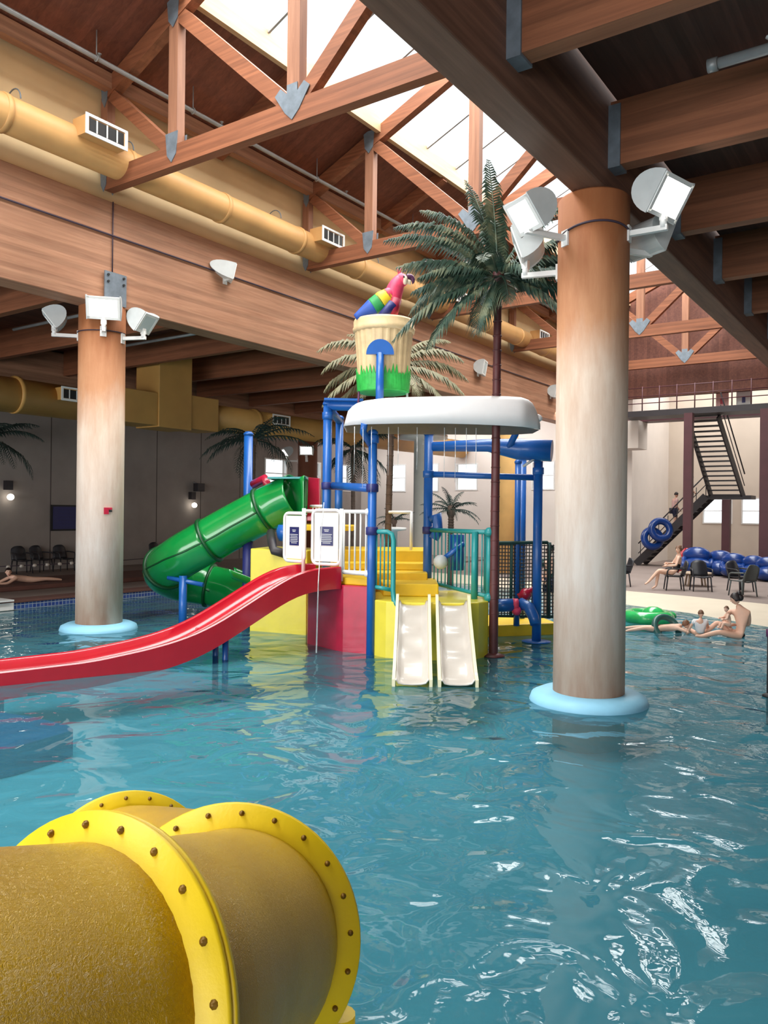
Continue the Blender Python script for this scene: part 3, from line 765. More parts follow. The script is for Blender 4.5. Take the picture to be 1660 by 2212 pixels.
for x, y in ((-1.42, 14.12), (-.73, 13.72)): rail('panel_post', [(x, y, 1.2), (x, y, 2.45)], .035, 'white')
# teal railings
def teal_rail(pts_top, pts_bot, bal, parent=ps):
    r_ = MB(); r_.tube([C(*p) for p in pts_top], .042, 10)
    r_ = r_.build('teal_railing', M['teal'], parent)
    if pts_bot: MB().tube([C(*p) for p in pts_bot], .035, 10).build('bottom_rail', M['teal'], r_)
    for (x, y, z0, z1) in bal: MB().tube([C(x, y, z0), C(x, y, z1)], .013, 6).build('baluster', M['teal'], r_)
    return r_
teal_rail([(-.18, 13.34, 2.07), (.06, 13.32, 2.07), (.14, 13.28, 2.03), (.165, 13.25, 1.93), (.165, 13.2, 1.1), (.18, 13.12, .93), (.26, 13.02, .86)], [(-.18, 13.36, 1.15), (.14, 13.3, 1.1)],
          [(-.18+.065*k, 13.35, 1.12, 2.06) for k in range(1, 5)])
teal_rail([(.9, 15.0, 2.07), (1.76, 13.42, 2.08)], [(.9, 15.0, 1.08), (1.76, 13.42, 1.0)], [(lerp(.95, 1.74, k/13), lerp(14.9, 13.46, k/13), 1.05, 2.07) for k in range(13)])
teal_rail([(1.76, 13.42, 2.08), (1.84, 14.6, 2.06)], [(1.76, 13.42, .98), (1.84, 14.6, .98)], [(1.77+.01*k, 13.55+.15*k, 1.0, 2.06) for k in range(7)])
post(1.56, 13.62, .9, 2.08, r=.055, m='teal', foot=False, cap=False); post(1.78, 13.42, .9, 2.06, r=.05, m='teal', foot=False, cap=False)
for z in (2.08, .98): MB().ball(C(1.78, 13.40, z), .085).build('ball_joint', M['teal'], ps)
# red and green entry panels of the tube slide, upper deck
b = MB(); b.prism([C(-1.60, 16.5, 2.2), C(-1.32, 16.4, 2.2), C(-1.34, 16.4, 3.08), C(-1.58, 16.5, 3.10)], C(.02, .12, 0)-C(0, 0, 0)); b.build('red_panel', M['redwall'], ps, bevel=.01)
poly([(-1.55, 15.6), (-.6, 15.6), (-.6, 17.2), (-2.2, 17.4)], 2.02, 2.12, 'upper_deck', M['step_yellow'], .01)
b = MB(); b.tube([C(-2.9, 17.6, 2.98), C(-2.6, 17.3, 3.1), C(-2.5, 17.2, 2.9)], .09, 10); b.build('red_spout', M['redwall'], ps)
# interactive toys in the tower
b = MB(); b.tube([C(1.05, 14.3, 1.55), C(1.45, 14.3, 1.85)], .05, 10); b.tube([C(1.35, 14.6, 1.35), C(1.35, 14.6, 2.0)], .13, 12); b.build('water_cannon', M['blue'], ps)
b = MB(); b.ball(C(1.02, 14.2, 1.52), .13); b.build('cannon_ball_joint', M['lamp_grey'], ps)
# net barrier beyond the trunk
nf = MB(); nf.tube([C(2.1, 15.5, 1.82), C(3.2, 15.6, 1.84), C(3.55, 16.0, 1.6), C(3.6, 16.1, .5), C(3.4, 15.9, .35), C(2.2, 15.5, .4), C(2.1, 15.5, 1.82)], .035, 8, caps=False)
nf.tube([C(3.25, 15.6, .35), C(3.25, 15.6, 1.84)], .04, 8); nf.tube([C(2.5, 15.55, .4), C(2.5, 15.55, 1.83)], .035, 8)
nf = nf.build('net_frame', M['shirt_green'], ps)
nt_ = MB()
for k in range(24):
    x = lerp(2.14, 3.5, k/23); nt_.tube([C(x, 15.55+.25*max(0, x-3.2), .4), C(x, 15.55+.25*max(0, x-3.2), 1.8)], .011, 5, caps=False)
for k in range(20):
    z = lerp(.45, 1.78, k/19); nt_.tube([C(2.14, 15.55, z), C(3.2, 15.57, z), C(3.5, 15.64, z)], .011, 5, caps=False)
nt_.build('net', M['darksteel'], nf)
b = MB(); b.tube([C(2.05, 14.8, .68), C(2.42, 14.8, .70)], .12, 14); b.build('blue_pipe', M['blue'], ps)
b = MB(); b.tube([C(*p) for p in [(2.5, 14.9, .62), (2.6, 14.85, .72), (2.7, 14.7, .66), (2.76, 14.55, .50), (2.78, 14.5, .38)]], [.10, .11, .11, .10, .09], 14); b.build('blue_spout', M['blue'], ps)
b = MB(); b.lathe([(.12, -.05), (.12, .05)], C(2.46, 14.8, .70), 14, axis=C(1, 0, 0)); b.ball(C(2.48, 14.76, .60), .09); b.build('pink_valve', M['pink'], ps)
b = MB(); b.ball(C(2.74, 15.3, .85), .12); b.tube([C(2.6, 15.3, .80), C(2.9, 15.3, .95)], .06, 8); b.build('red_toy', M['redwall'], ps)
b = MB(); b.lathe([(.16, .3), (.2, .5), (.16, .62)], C(-1.95, 15.9, 1.5), 14); b.build('blue_spout', M['blue'], ps)
rail('black_hose', [(-2.3, 16.2, 1.95), (-2.2, 15.7, 1.75), (-2.15, 15.6, 1.62), (-1.9, 15.6, 1.55)], .09, 'darksteel')
# canopy shaped like an upturned hull
cn = thing('slide_canopy', 'white canopy shaped like an upturned boat hull over the blue posts', 'canopy', C(.98, 13.8, 3.78))
zt = [(0, 0), (.008, .16), (.02, .29), (.05, .40), (.10, .46), (.2, .50), (.5, .53), (.8, .57), (.9, .57), (.95, .53), (.975, .42), (.99, .28), (1, .14)]
def hull(u, v):
    x = lerp(-.68, 2.63, u); h = interp(zt, u)
    wdt = .88*min(1, max(.5, (math.sin(PI*min(1, .12+u*.85)))**.3))*(1 if u < .9 else lerp(1, .72, (u-.9)/.1))
    if u < .06: wdt *= lerp(.8, 1, (u/.06)**.6)
    a = PI*v; e = .45
    cy = -math.copysign(abs(math.cos(a))**e, math.cos(a))*wdt
    z = (abs(math.sin(a))**e)*h
    sag = .02*math.sin(PI*u)
    return C(x, 13.85+cy, 3.83+sag+z*.93)
o = MB().grid(hull, 48, 24).build('hull', M['canopy'], cn, solid=.03)
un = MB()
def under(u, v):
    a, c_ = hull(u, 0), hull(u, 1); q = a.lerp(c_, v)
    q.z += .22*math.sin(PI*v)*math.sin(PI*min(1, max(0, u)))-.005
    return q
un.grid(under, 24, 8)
un.build('underside', M['canopy_shade'], cn)
MB().ball(C(2.60, 13.6, 4.03), (.09, .09, .07)).build('stem_knob', M['canopy'], cn)
for x, z0 in ((-.5, 3.0), (-.36, 2.8), (-.22, 2.7), (.06, 3.0), (.22, 3.05), (.53, 3.1), (.98, 2.95), (1.16, 2.9), (1.34, 3.05), (1.5, 3.1)):
    b = MB(); b.tube([C(x, 13.1, 3.80), C(x+.003, 13.1, (3.8+z0)/2), C(x, 13.1, z0)], [.008, .006, .003], 6)
    tag(b.build('water_stream', M['stream']), 'thin stream of water dripping off the near edge of the white canopy', 'water', 'streams off the canopy edge')
b = MB(); b.tube([C(-1.02, 13.5, 2.55), C(-1.05, 13.42, 2.1), C(-1.09, 13.38, 1.2), C(-1.11, 13.36, .02)], [.008, .010, .012, .016], 6)
tag(b.build('water_stream', M['stream']), 'long thin stream of water falling past the sign panel into the pool', 'water')
# ------------------------------------------------------------------ slides
def red_slide():
    t = thing('water_slide', 'red double-lane slide curving down from the tower to the left edge', 'water slide', C(-3, 12.6, -.3))
    tab = [(-8.5, .17), (-5.14, .17), (-4.14, .205), (-3.42, .32), (-3.01, .425), (-2.7, .55), (-2.38, .74), (-1.99, 1.0), (-1.7, 1.19), (-1.44, 1.34), (-1.2, 1.41), (-.9, 1.435), (-.72, 1.435)]
    n_ = V((-.55, .835)); Wd = 1.02
    prof = [(0, -.36), (0, 0), (.02, .02), (.06, .02), (.09, 0), (.12, -.10), (.2, -.19), (.3, -.21), (.42, -.17), (.48, -.10), (.51, -.085), (.54, -.10), (.6, -.17), (.72, -.21), (.82, -.19), (.9, -.10), (.93, 0), (.96, .02), (1.0, .02), (1.02, 0), (1.02, -.36), (.51, -.36), (0, -.36)]
    xs = []
    k = -8.5
    while k < -.72: xs.append(k); k += .12 if k > -4.5 else .3
    xs.append(-.72)
    def sm(x): return sum(interp(tab, x+d) for d in (-.18, -.09, 0, .09, .18))/5 if -4.8 < x < -.9 else interp(tab, x)
    def pt(i, j):
        x = xs[i]; z = sm(x); y = 13.61+(x+.74)*.661
        s, dz = prof[j]
        return C(x+n_.x*s, y+n_.y*s, z+dz)
    b = MB(); nx, npf = len(xs), len(prof)
    b.grid(lambda u, v: pt(round(u*(nx-1)), round(v*(npf-1))), nx-1, npf-1)
    o = b.build('flume', M['red'], t)
    md = o.modifiers.new('edge', 'EDGE_SPLIT'); md.split_angle = math.radians(40)
    b = MB()
    for xx in (-2.36, -5.1):
        y = 13.61+(xx+.74)*.661; z = sm(xx)
        for s in (.3, .72): b.lathe([(.05, -.55), (.05, z-.3)], C(xx+n_.x*s, y+n_.y*s, 0), 10)
    b.build('support_legs', M['blue'], t)
    MB().ball(C(-3.02, 12.95, .46), .03).build('rail_fitting', M['red'], t)
red_slide()
def kid_slide(xt, xb, label):
    t = thing('toddler_slide', label, 'water slide', C(xb, 11.5, -.1), 'white toddler slides')
    hw = .235
    N_ = 26
    zb = [(0, .885), (.06, .87), (.15, .78), (.3, .60), (.5, .40), (.62, .30), (.75, .17), (.85, .07), (.93, .03), (1, .015)]
    zr = [(0, 1.07), (.03, 1.07), (.1, .98), (.25, .78), (.5, .52), (.75, .27), (.9, .15), (1, .10)]
    def ctr(u): return lerp(xt, xb, u), lerp(12.98, 10.95, u)
    bed = [(-1, .0), (-.92, -.0), (-.8, -.06), (-.5, -.075), (0, -.08), (.5, -.075), (.8, -.06), (.92, .0), (1, .0)]
    def f(u, v):
        x, y = ctr(u); j = round(v*8); s, dz = bed[j]
        zz = interp(zb, u)+.075+dz + (.02*math.sin(u*20) if 1 < j < 7 and u > .2 else 0)
        return C(x+s*hw, y, zz)
    MB().grid(f, N_, 8).build('slide_bed', M['slide_white'], t, solid=.02)
    for s in (-1, 1):
        b = MB()
        for i in range(N_):
            u0, u1 = i/N_, (i+1)/N_
            (xa, ya), (xc, yc) = ctr(u0), ctr(u1)
            za, zc = interp(zr, u0), interp(zr, u1); ba, bc = max(-.06, interp(zb, u0)-.12), max(-.06, interp(zb, u1)-.12)
            o1, o2 = s*hw, s*(hw+.045)
            b.hexa([C(xa+o1, ya, ba), C(xc+o1, yc, bc), C(xc+o2, yc, bc), C(xa+o2, ya, ba), C(xa+o1, ya, za), C(xc+o1, yc, zc), C(xc+o2, yc, zc), C(xa+o2, ya, za)])
        b.build('side_rail', M['slide_cream'], t)
kid_slide(.495, .415, 'white toddler slide on the left of the pair below the yellow base')
kid_slide(1.135, 1.05, 'white toddler slide on the right of the pair, nearer the palm trunk')
def green_slide():
    t = thing('tube_slide', 'green spiral tube slide descending from the tower behind the red slide', 'water slide', C(-3.5, 17.2, -.2))
    P = [C(-1.85, 16.75, 2.72), C(-2.37, 16.95, 2.50), C(-3.2, 17.05, 2.06), C(-3.9, 17.1, 1.66), C(-4.42, 17.25, 1.36), C(-4.86, 17.7, 1.05), C(-4.75, 18.45, .78), C(-4.1, 18.8, .62), C(-3.3, 18.4, .48), C(-2.8, 17.7, .35)]
    path = spline(P, 8); r = .47
    cuts = [0, 10, 22, 38, 56, 72]
    for a, c_ in zip(cuts, cuts[1:]):
        MB().tube(path[a:c_+1], r, 32, caps=False).build('tube_section', M['green'], t, solid=.015)
    for k in cuts[1:-1]:
        d = path[min(k+1, 72)]-path[k-1]
        MB().lathe([(r-.01, -.03), (r+.05, -.03), (r+.05, .03), (r-.01, .03)], path[k], 36, axis=d).build('joint_flange', M['green_dk'], t)
    sd = MB()
    pts = []
    for i in range(10, 60):
        d = (path[min(i+1, 72)]-path[max(i-1, 0)]).normalized(); a, b_ = perp(d)
        side = a if a.dot(C(0, -1, 0)) > 0 else -a
        if i > 44: side = -side if side.dot(C(-1, 0, 0)) < 0 else side
        pts.append(path[i]+side*(r*.99)+V((0, 0, -.03)))
    sd.tube(pts, .022, 6); sd.build('seam_flange', M['green_dk'], t)
    # hooded entry
    b = MB(); vs = []
    a0 = path[6]; d = (path[7]-path[5]).normalized(); a, b_ = perp(d)
    def hood(u, v):
        th = 2*PI*v
        p = a0+a*(r*math.cos(th))+b_*(r*math.sin(th))
        q = C(-1.62, 16.55, 2.72)+C(0, -1, 0)*(.55*max(-1, min(1, 1.35*math.cos(th))))+V((0, 0, .40*max(-1, min(1, 1.4*math.sin(th)*(1 if b_.z > 0 else -1)))))
        return p*(1-u)+q*u
    b.grid(hood, 6, 40); b.build('entry_hood', M['green'], t, solid=.015)
    b = MB(); b.hexa([C(-2.42, 16.45, 3.06), C(-1.6, 16.2, 3.06), C(-1.6, 17.1, 3.06), C(-2.42, 17.35, 3.06), C(-2.42, 16.45, 3.10), C(-1.6, 16.2, 3.10), C(-1.6, 17.1, 3.10), C(-2.42, 17.35, 3.10)]); b.build('roof_panel', M['teal'], t)
    b = MB(); b.grid(lambda u, v: C(lerp(-3.2, -2.75, u), lerp(16.75, 17.2, u), lerp(1.18, .95, u))+C(.25*math.sin(PI*v)*.2, -.35*math.cos(PI*v)*.8, -.22*math.sin(PI*v)), 8, 12); b.build('exit_flume', M['green'], t, solid=.02)
    MB().tube([C(-4.25, 16.9, -.35), C(-4.25, 16.9, 1.0)], .085, 14).build('support_post', M['blue'], t)
    MB().tube([C(-4.6, 17.0, .95), C(-3.8, 16.8, .82)], .05, 8).build('support_arm', M['blue'], t)
    MB().tube([C(-2.9, 17.0, -.35), C(-2.9, 17.0, 1.75)], .11, 14).build('support_post', M['navy'], t)
green_slide()
# ------------------------------------------------------------------ dumping bucket with parrot
bk = thing('tipping_bucket', 'big tan bamboo-look bucket with green grass skirt high above the tower', 'bucket', C(-.04, 14.6, 4.5))
BX, BY = -.04, 14.62
b = MB(); n_ = 96; prof = [(.44, 4.60), (.455, 4.63), (.50, 5.3), (.535, 5.70)]
vs = []
for r, z in prof:
    for j in range(n_):
        t = 2*PI*j/n_; rr = r*(1+.010*(1 if (j//2) % 2 else -1)); vs.append(C(BX+rr*math.cos(t), BY+rr*math.sin(t), z))
b.add(vs, [(i*n_+j, i*n_+(j+1) % n_, (i+1)*n_+(j+1) % n_, (i+1)*n_+j) for i in range(3) for j in range(n_)]+[tuple(range(n_))])
b.build('bucket_body', M['tan_bucket'], bk)
b = MB(); b.lathe([(.53, 5.66), (.565, 5.68), (.575, 5.74), (.555, 5.76), (.56, 5.86), (.545, 5.90), (.52, 5.90), (.50, 5.6)], C(BX, BY, 0), 48); b.build('rim', M['tan_bucket'], bk)
b = MB(); random.seed(3); n_ = 44
for j in range(n_):
    t0, t1 = 2*PI*j/n_, 2*PI*(j+1)/n_; tm = (t0+t1)/2
    h = 4.93+random.uniform(-.05, .13)
    p = [C(BX+.470*math.cos(t0), BY+.470*math.sin(t0), 4.60), C(BX+.470*math.cos(t1), BY+.470*math.sin(t1), 4.60), C(BX+.492*math.cos(t1), BY+.492*math.sin(t1), 4.86), C(BX+.5*math.cos(tm), BY+.5*math.sin(tm), h), C(BX+.492*math.cos(t0), BY+.492*math.sin(t0), 4.86)]
    b.add(p, [(0, 1, 2, 3, 4)])
b.lathe([(.44, 4.585), (.475, 4.60)], C(BX, BY, 0), n_)
b.build('grass_skirt', M['grass_green'], bk, solid=.012)
b = MB(); b.lathe([(0, 4.59), (.43, 4.59), (.43, 4.595), (0, 4.6)], C(BX, BY, 0), 32); b.build('bucket_bottom', M['green_dk'], bk)
sp = MB(); sp.tube([C(-.1, 14.02, 4.1), C(-.1, 14.02, 5.2)], .072, 14)
sp.prism([C(-.1+.245*math.cos(PI*k/16), 13.97, 5.17+.265*math.sin(PI*k/16)) for k in range(17)], C(0, .07, 0))
sp.lathe([(.1, 4.33), (.1, 4.36)], C(-.1, 14.02, 0), 14)
sp = sp.build('bucket_paddle', M['blue'], bk); sp['label'] = 'blue half-round paddle on a pole in front of the bucket'
rail('bucket_stay', [(-.5, 14.5, 4.2), (-.48, 14.5, 4.62)], .02, 'purple', bk); rail('bucket_stay', [(.4, 14.6, 4.2), (.4, 14.6, 4.62)], .02, 'lamp_grey', bk)
pa = thing('parrot_figure', 'rainbow macaw figure with pink head lying on top of the tan bucket', 'parrot', C(-.1, 14.5, 5.88))
def PT(x, z, dy=0): return C(x, 14.45+dy, z)
MB().tube(spline([PT(.06, 5.86, -.05), PT(.10, 6.1, -.05), PT(.12, 6.32, -.04), PT(.18, 6.5, -.03), PT(.25, 6.62, -.02), PT(.30, 6.64, -.02)], 5), [.02]+[.10+.06*math.sin(PI*min(1, i/20)) for i in range(1, 25)]+[.09], 16).build('body', M['pink'], pa)
MB().ball(PT(.28, 6.60, -.03), (.115, .11, .12), 16, 12).build('head', M['pink'], pa)
b = MB(); b.ball(PT(.33, 6.585, -.10), (.05, .05, .085)); b.build('cheek', M['ivory'], pa)
b = MB(); b.tube(spline([PT(.36, 6.66, -.03), PT(.44, 6.66, -.03), PT(.48, 6.60, -.03), PT(.47, 6.53, -.03)], 4), [.055, .056, .055, .053, .05, .047, .044, .04, .035, .03, .022, .012, .004], 10); b.build('upper_beak', M['purple'], pa)
b = MB(); b.tube([PT(.36, 6.58, -.04), PT(.42, 6.56, -.04), PT(.43, 6.52, -.04)], [.05, .045, .01], 10); b.build('lower_beak', M['ivory'], pa)
MB().ball(PT(.31, 6.63, -.15), .018, 8, 6).build('eye', M['black'], pa)
for k, (dx, dz) in enumerate(((-.02, .14), (.04, .16), (.12, .13))): MB().tube([PT(.22, 6.68), PT(.22+dx*.7, 6.68+dz*.7), PT(.22+dx*1.3, 6.68+dz)], [.012, .012, .004], 6).build('crest_feather', M['purple'] if k == 2 else M['pink'], pa)
def wing(ra, rb, name, m):
    key = [(0, .18, 6.40, .02), (.2, .08, 6.34, .12), (.45, -.06, 6.22, .17), (.7, -.26, 6.08, .15), (1, -.56, 5.90, .05)]
    pts = []; rad = []
    for k in range(9):
        u = lerp(ra, rb, k/8)
        pts.append(PT(interp([(a, b_) for a, b_, _, _ in key], u), interp([(a, c_) for a, _, c_, _ in key], u), -.12)); rad.append(interp([(a, d_) for a, _, _, d_ in key], u))
    MB().tube(pts, rad, 14, sx=.75).build(name, m, pa)
wing(.02, .30, 'shoulder_feathers', M['pink']); wing(.24, .52, 'yellow_feathers', M['parrot_yellow']); wing(.50, .68, 'green_feathers', M['parrot_green']); wing(.66, 1.0, 'blue_feathers', M['parrot_blue'])
MB().tube([PT(.12, 6.12, -.2), PT(0, 5.98, -.22), PT(-.16, 5.88, -.22)], [.10, .09, .03], 10).build('lower_feathers', M['navy'], pa)
MB().tube([PT(.18, 6.22, -.16), PT(.12, 6.02, -.18), PT(.06, 5.9, -.18)], [.10, .10, .05], 10).build('belly_feathers', M['parrot_red'], pa)
# ------------------------------------------------------------------ palms
def frond_mesh(b, base, az, el, L, bend, leaf=.36, n=26, tw=0.0, sag=.9):
    """rachis leaving `base` at azimuth az (0 = right, 90 = away), elevation el, curving down by `bend`"""
    az, el, bend = math.radians(az), math.radians(el), math.radians(bend)
    pts = [V(base)]; dirs = []
    K = 16
    for k in range(K):
        e = el-bend*(k/K)**1.25; a = az+tw*k/K
        d = C(math.cos(a)*math.cos(e), math.sin(a)*math.cos(e), math.sin(e)); dirs.append(d)
        pts.append(pts[-1]+d*(L/K))
    dirs.append(dirs[-1])
    b.tube(pts, [lerp(.026, .005, k/K) for k in range(K+1)], 5, caps=False)
    for i in range(n):
        t = lerp(.10, .99, i/(n-1)); x = t*K; k = min(int(x), K-1); f_ = x-k
        p = pts[k].lerp(pts[k+1], f_); d = dirs[k]
        side = d.cross(V((0, 0, 1)))
        if side.length < .1: side = C(1, 0, 0)
        side.normalize(); up = side.cross(d).normalized()
        ll = leaf*(math.sin(PI*min(1, .18+t*.80))**.7)*random.uniform(.85, 1.12)
        for s in (-1, 1):
            dr = (side*s*.8+d*.62+up*random.uniform(.0, .22)).normalized()
            w = .017*(ll/.36)+.006
            mid = p+dr*ll*.48+V((0, 0, -ll*.12*sag)); tip = p+dr*ll*.74+V((0, 0, -ll*.60*sag))+d*ll*.08
            wd = (d*.9+up*.25).normalized()*w
            q = side*s*.004
            b.add([p-wd*.6, p+wd*.6, mid+wd, tip, mid-wd, mid+up*.006], [(0, 1, 5), (1, 2, 5), (2, 3, 5), (3, 4, 5), (4, 0, 5)])
def palm(label, name, base, crown, fronds, trunk_r=.075, tm='trunk', fm='frond', leaf=.36, n=26, group=None, foot=False, rings=True):
    t = thing(name, label, 'palm', base, group)
    b = MB(); base, crown = V(base), V(crown)
    k = 14; prof = []
    pts = [base.lerp(crown, i/k) for i in range(k+1)]
    b.tube(pts, [trunk_r*(1.05-.2*i/k) for i in range(k+1)], 14)
    if rings:
        for i in range(1, 2*k): b.torus(base.lerp(crown, i/(2*k)), trunk_r*.93, trunk_r*.14, 14, 5)
    if foot: b.lathe([(trunk_r*2.6, base.z+.5), (trunk_r*2.6, base.z+.52), (trunk_r, base.z+.56)], (base.x, base.y, 0), 16)
    b.build('trunk', M[tm], t)
    MB().ball(crown, (trunk_r*1.5, trunk_r*1.5, trunk_r*2.2), 12, 8).build('crown_shaft', M[tm], t)
    for (az, el, L, bend) in fronds:
        fb = MB(); frond_mesh(fb, crown+V((0, 0, .02)), az, el, L, bend, leaf, n)
        fb.build('frond', M[fm], t, weld=False)
    return t
random.seed(11)
main = [(112, 84, 2.15, 10), (132, 76, 2.0, 20), (165, 68, 1.9, 62), (178, 58, 2.1, 80), (186, 42, 2.1, 66), (176, 24, 1.75, 44), (198, 12, 1.45, 44), (184, 2, 1.5, 34), (192, -16, 2.2, 42), (204, -30, 1.9, 38), (228, -48, 1.25, 30), (275, -10, 1.05, 75), (300, 20, 1.2, 90), (250, 30, 1.3, 85),
        (10, 62, 2.3, 50), (355, 46, 1.9, 70), (0, 30, 1.9, 62), (345, 12, 1.8, 50), (8, 4, 1.7, 50), (330, -16, 1.5, 45), (40, 40, 1.8, 70), (75, 30, 1.7, 70), (120, 40, 1.8, 70), (150, 10, 1.8, 60), (95, 75, 1.6, 40), (100, 5, 1.6, 55)]
palm('tall artificial palm with maroon pole trunk beside the yellow base of the tower', 'tall_palm', C(1.86, 13.36, -.5), C(1.87, 13.36, 6.35), main, leaf=.46, n=40, foot=True)
p2 = [(180, 50, 1.9, 95), (190, 30, 1.75, 90), (174, 10, 1.7, 70), (198, -8, 1.9, 55), (185, -22, 1.9, 40), (150, 60, 1.5, 60), (0, 40, 1.7, 85), (6, 20, 1.8, 70), (352, 2, 1.8, 60), (345, -18, 1.6, 45), (20, 55, 1.6, 70), (270, 10, 1.3, 80), (300, -10, 1.4, 60), (90, 40, 1.5, 70), (40, 50, 1.4, 60), (140, 55, 1.4, 60), (235, -10, 1.5, 60)]
palm('olive palm behind the tan bucket, its crown spreading on both sides', 'bucket_palm', C(.05, 17.6, -.4), C(.16, 17.4, 5.55), p2, tm='bark', fm='frond_olive', leaf=.42, n=34)
gen = lambda n, L, e0=45, e1=-15, b0=70, ph=0: [(ph+360*k/n+random.uniform(-12, 12), random.choice((e0, (e0+e1)/2, e1))+random.uniform(-8, 8), L*random.uniform(.85, 1.1), b0+random.uniform(-15, 10)) for k in range(n)]
palm('dark palm on the left deck at the left edge of the view', 'deck_palm', W(-24.3, 13.2, .17), W(-24.3, 13.3, 4.5), gen(16, 2.0, 40, 0), tm='bark', fm='frond_dark', leaf=.42, n=20)
palm('dark drooping palm behind the lone blue post above the green tube', 'far_palm', C(-4.0, 24, -.4), C(-3.95, 24, 4.5), gen(15, 1.9, 35, -5, 75), tm='bark', fm='frond_dark', leaf=.40, n=18)
palm('dark palm seen between the blue posts under the canopy', 'far_palm', C(-1.0, 26.5, -.3), C(-1.05, 26.5, 4.45), gen(14, 1.7, 40, -20, 80), tm='bark', fm='frond_dark', leaf=.40, n=18)
palm('small dark palm with upright leaves behind the teal railing', 'small_palm', C(2.15, 25.5, .05), C(2.15, 25.5, 2.45), gen(15, 1.05, 65, 10, 65), .10, 'bark', 'frond_dark', .20, 16)
palm('low potted palm behind the yellow steps, left of the small palm', 'small_palm', C(.35, 27, .05), C(.35, 27, 2.1), gen(9, .8, 45, 10, 60), .07, 'bark', 'frond_dark', .16, 12)
b = MB(); b.lathe([(.3, .05), (.34, .5), (.36, .55), (.30, .6)], C(.35, 27, 0), 16); b.lathe([(.12, .6), (.12, 1.75), (.42, 1.8), (.42, 1.88), (.1, 1.9)], C(.35, 27, 0), 16)
tag(b.build('planter_stand', M['white']), 'white pedestal stand around the low potted palm', 'planter')
# ------------------------------------------------------------------ floodlights
def flood(label, anchor, out, arm, face, pitch, lit, group, up=.30, wdt=.56, hgt=.42, grey=False, D=.34):
    """anchor: point on the column; out: direction of the arm; face: azimuth of the lens (0 right, 90 away); pitch: degrees down"""
    t = thing('floodlight', label, 'floodlight', anchor, group)
    A = V(anchor); o = V(out).normalized(); e = A+o*arm
    b = MB(); b.bar(A-o*.03, e+o*.05, .065, .065); b.bar(A-o*.02, A+o*.02, .12, .2); b.build('arm', M['white'], t)
    b = MB(); b.tube([e+V((0, 0, .0)), e+V((0, 0, up*.55))], .045, 12); b.box(e.x-.04, e.x+.04, e.y-.04, e.y+.04, e.z+up*.3, e.z+up*.75); b.build('yoke', M['white'], t)
    fa, pi_ = math.radians(face), math.radians(pitch)
    fd = C(math.cos(fa)*math.cos(pi_), math.sin(fa)*math.cos(pi_), -math.sin(pi_))
    wv = C(-math.sin(fa), math.cos(fa), 0); uv = wv.cross(fd).normalized()
    if uv.z < 0: uv = -uv
    c = e+V((0, 0, up+.10))
    pr = [c+fd*.10+uv*hgt/2, c+fd*.10-uv*hgt/2]
    arc = [c+fd*(.10-D*math.cos(a))+uv*(hgt/2*math.sin(a)*1.0) for a in [PI*(-.5+k/14) for k in range(15)]]
    b = MB(); b.prism([q-wv*wdt/2 for q in arc], wv*wdt); b.build('housing', M['lamp_grey' if grey else 'white'], t, bevel=.012)
    for s in (-1, 1):
        arc2 = [c+fd*(.11-(D+.02)*math.cos(a))+uv*((hgt/2+.02)*math.sin(a)) for a in [PI*(-.5+k/14) for k in range(15)]]
        b = MB(); b.prism([q+wv*(s*wdt/2) for q in arc2], wv*(s*.02)); b.build('side_plate', M['lamp_grey'], t)
    b = MB(); lc = c+fd*.112
    for (du, dw, hu, hw) in ((hgt/2-.02, 0, .025, wdt/2), (-hgt/2+.02, 0, .025, wdt/2), (0, wdt/2-.02, hgt/2, .025), (0, -wdt/2+.02, hgt/2, .025)):
        b.ob(lc+uv*du+wv*dw, uv*hu, wv*hw, fd*.015)
    b.build('lens_frame', M['white'], t)
    b = MB(); b.ob(lc, uv*(hgt/2-.03), wv*(wdt/2-.03), fd*.006); b.build('lens', M['lens_lit'] if lit else M['lens_off'], t)
    return t
def col_flood(label, cx_, cy_, r, th, z, arm, face, pitch, lit, group, **k):
    d = C(math.cos(math.radians(th)), math.sin(math.radians(th)), 0)
    return flood(label, V((cx_, cy_, z))+d*r, d, arm, face, pitch, lit, group, **k)
RC = (-3.65, 9.94); LC = (-13.75, 9.87); G1 = 'floodlights on the right column'; G2 = 'floodlights on the left column'
col_flood('lit white floodlight on the right side of the right column, facing the camera', *RC, .45, -32, 5.93, .42, -50, 32, True, G1, up=.30, wdt=.62, hgt=.48)
col_flood('lit white floodlight left of the right column top, over the palm fronds', *RC, .45, 206, 5.88, .56, 206, 38, True, G1, up=.14, wdt=.46, hgt=.42)
col_flood('unlit grey floodlight behind and below the lit one on the left of the right column', *RC, .45, 160, 5.55, .42, 168, 20, False, G1, up=.30, grey=True)
col_flood('unlit grey floodlight turned away behind the lit one on the right of the right column', *RC, .45, 20, 5.85, .40, 28, 25, False, G1, up=.12, grey=True)
col_flood('lit white floodlight on the front of the left column', *LC, .45, -68, 5.86, .16, -76, 26, True, G2, up=.34, wdt=.6, hgt=.42)
col_flood('unlit white floodlight on an arm left of the left column', *LC, .45, 192, 5.83, .45, 200, 38, False, G2, up=.24, wdt=.42, hgt=.40)
col_flood('unlit white floodlight on an arm right of the left column', *LC, .45, -12, 5.79, .45, -20, 38, False, G2, up=.24, wdt=.42, hgt=.40)
flood('white floodlight on the left beam face between the left column and the bucket', (-13.4, 12.85, 7.66), (1, 0, 0), .12, 20, 12, False, 'floodlights on the left beam', up=.06, wdt=.40, hgt=.34, D=.55)
flood('white floodlight on the left beam behind the palm trunk', (-13.4, 25.1, 7.35), (1, 0, 0), .16, -20, 10, False, 'floodlights on the left beam', up=.10, wdt=.5, hgt=.5)
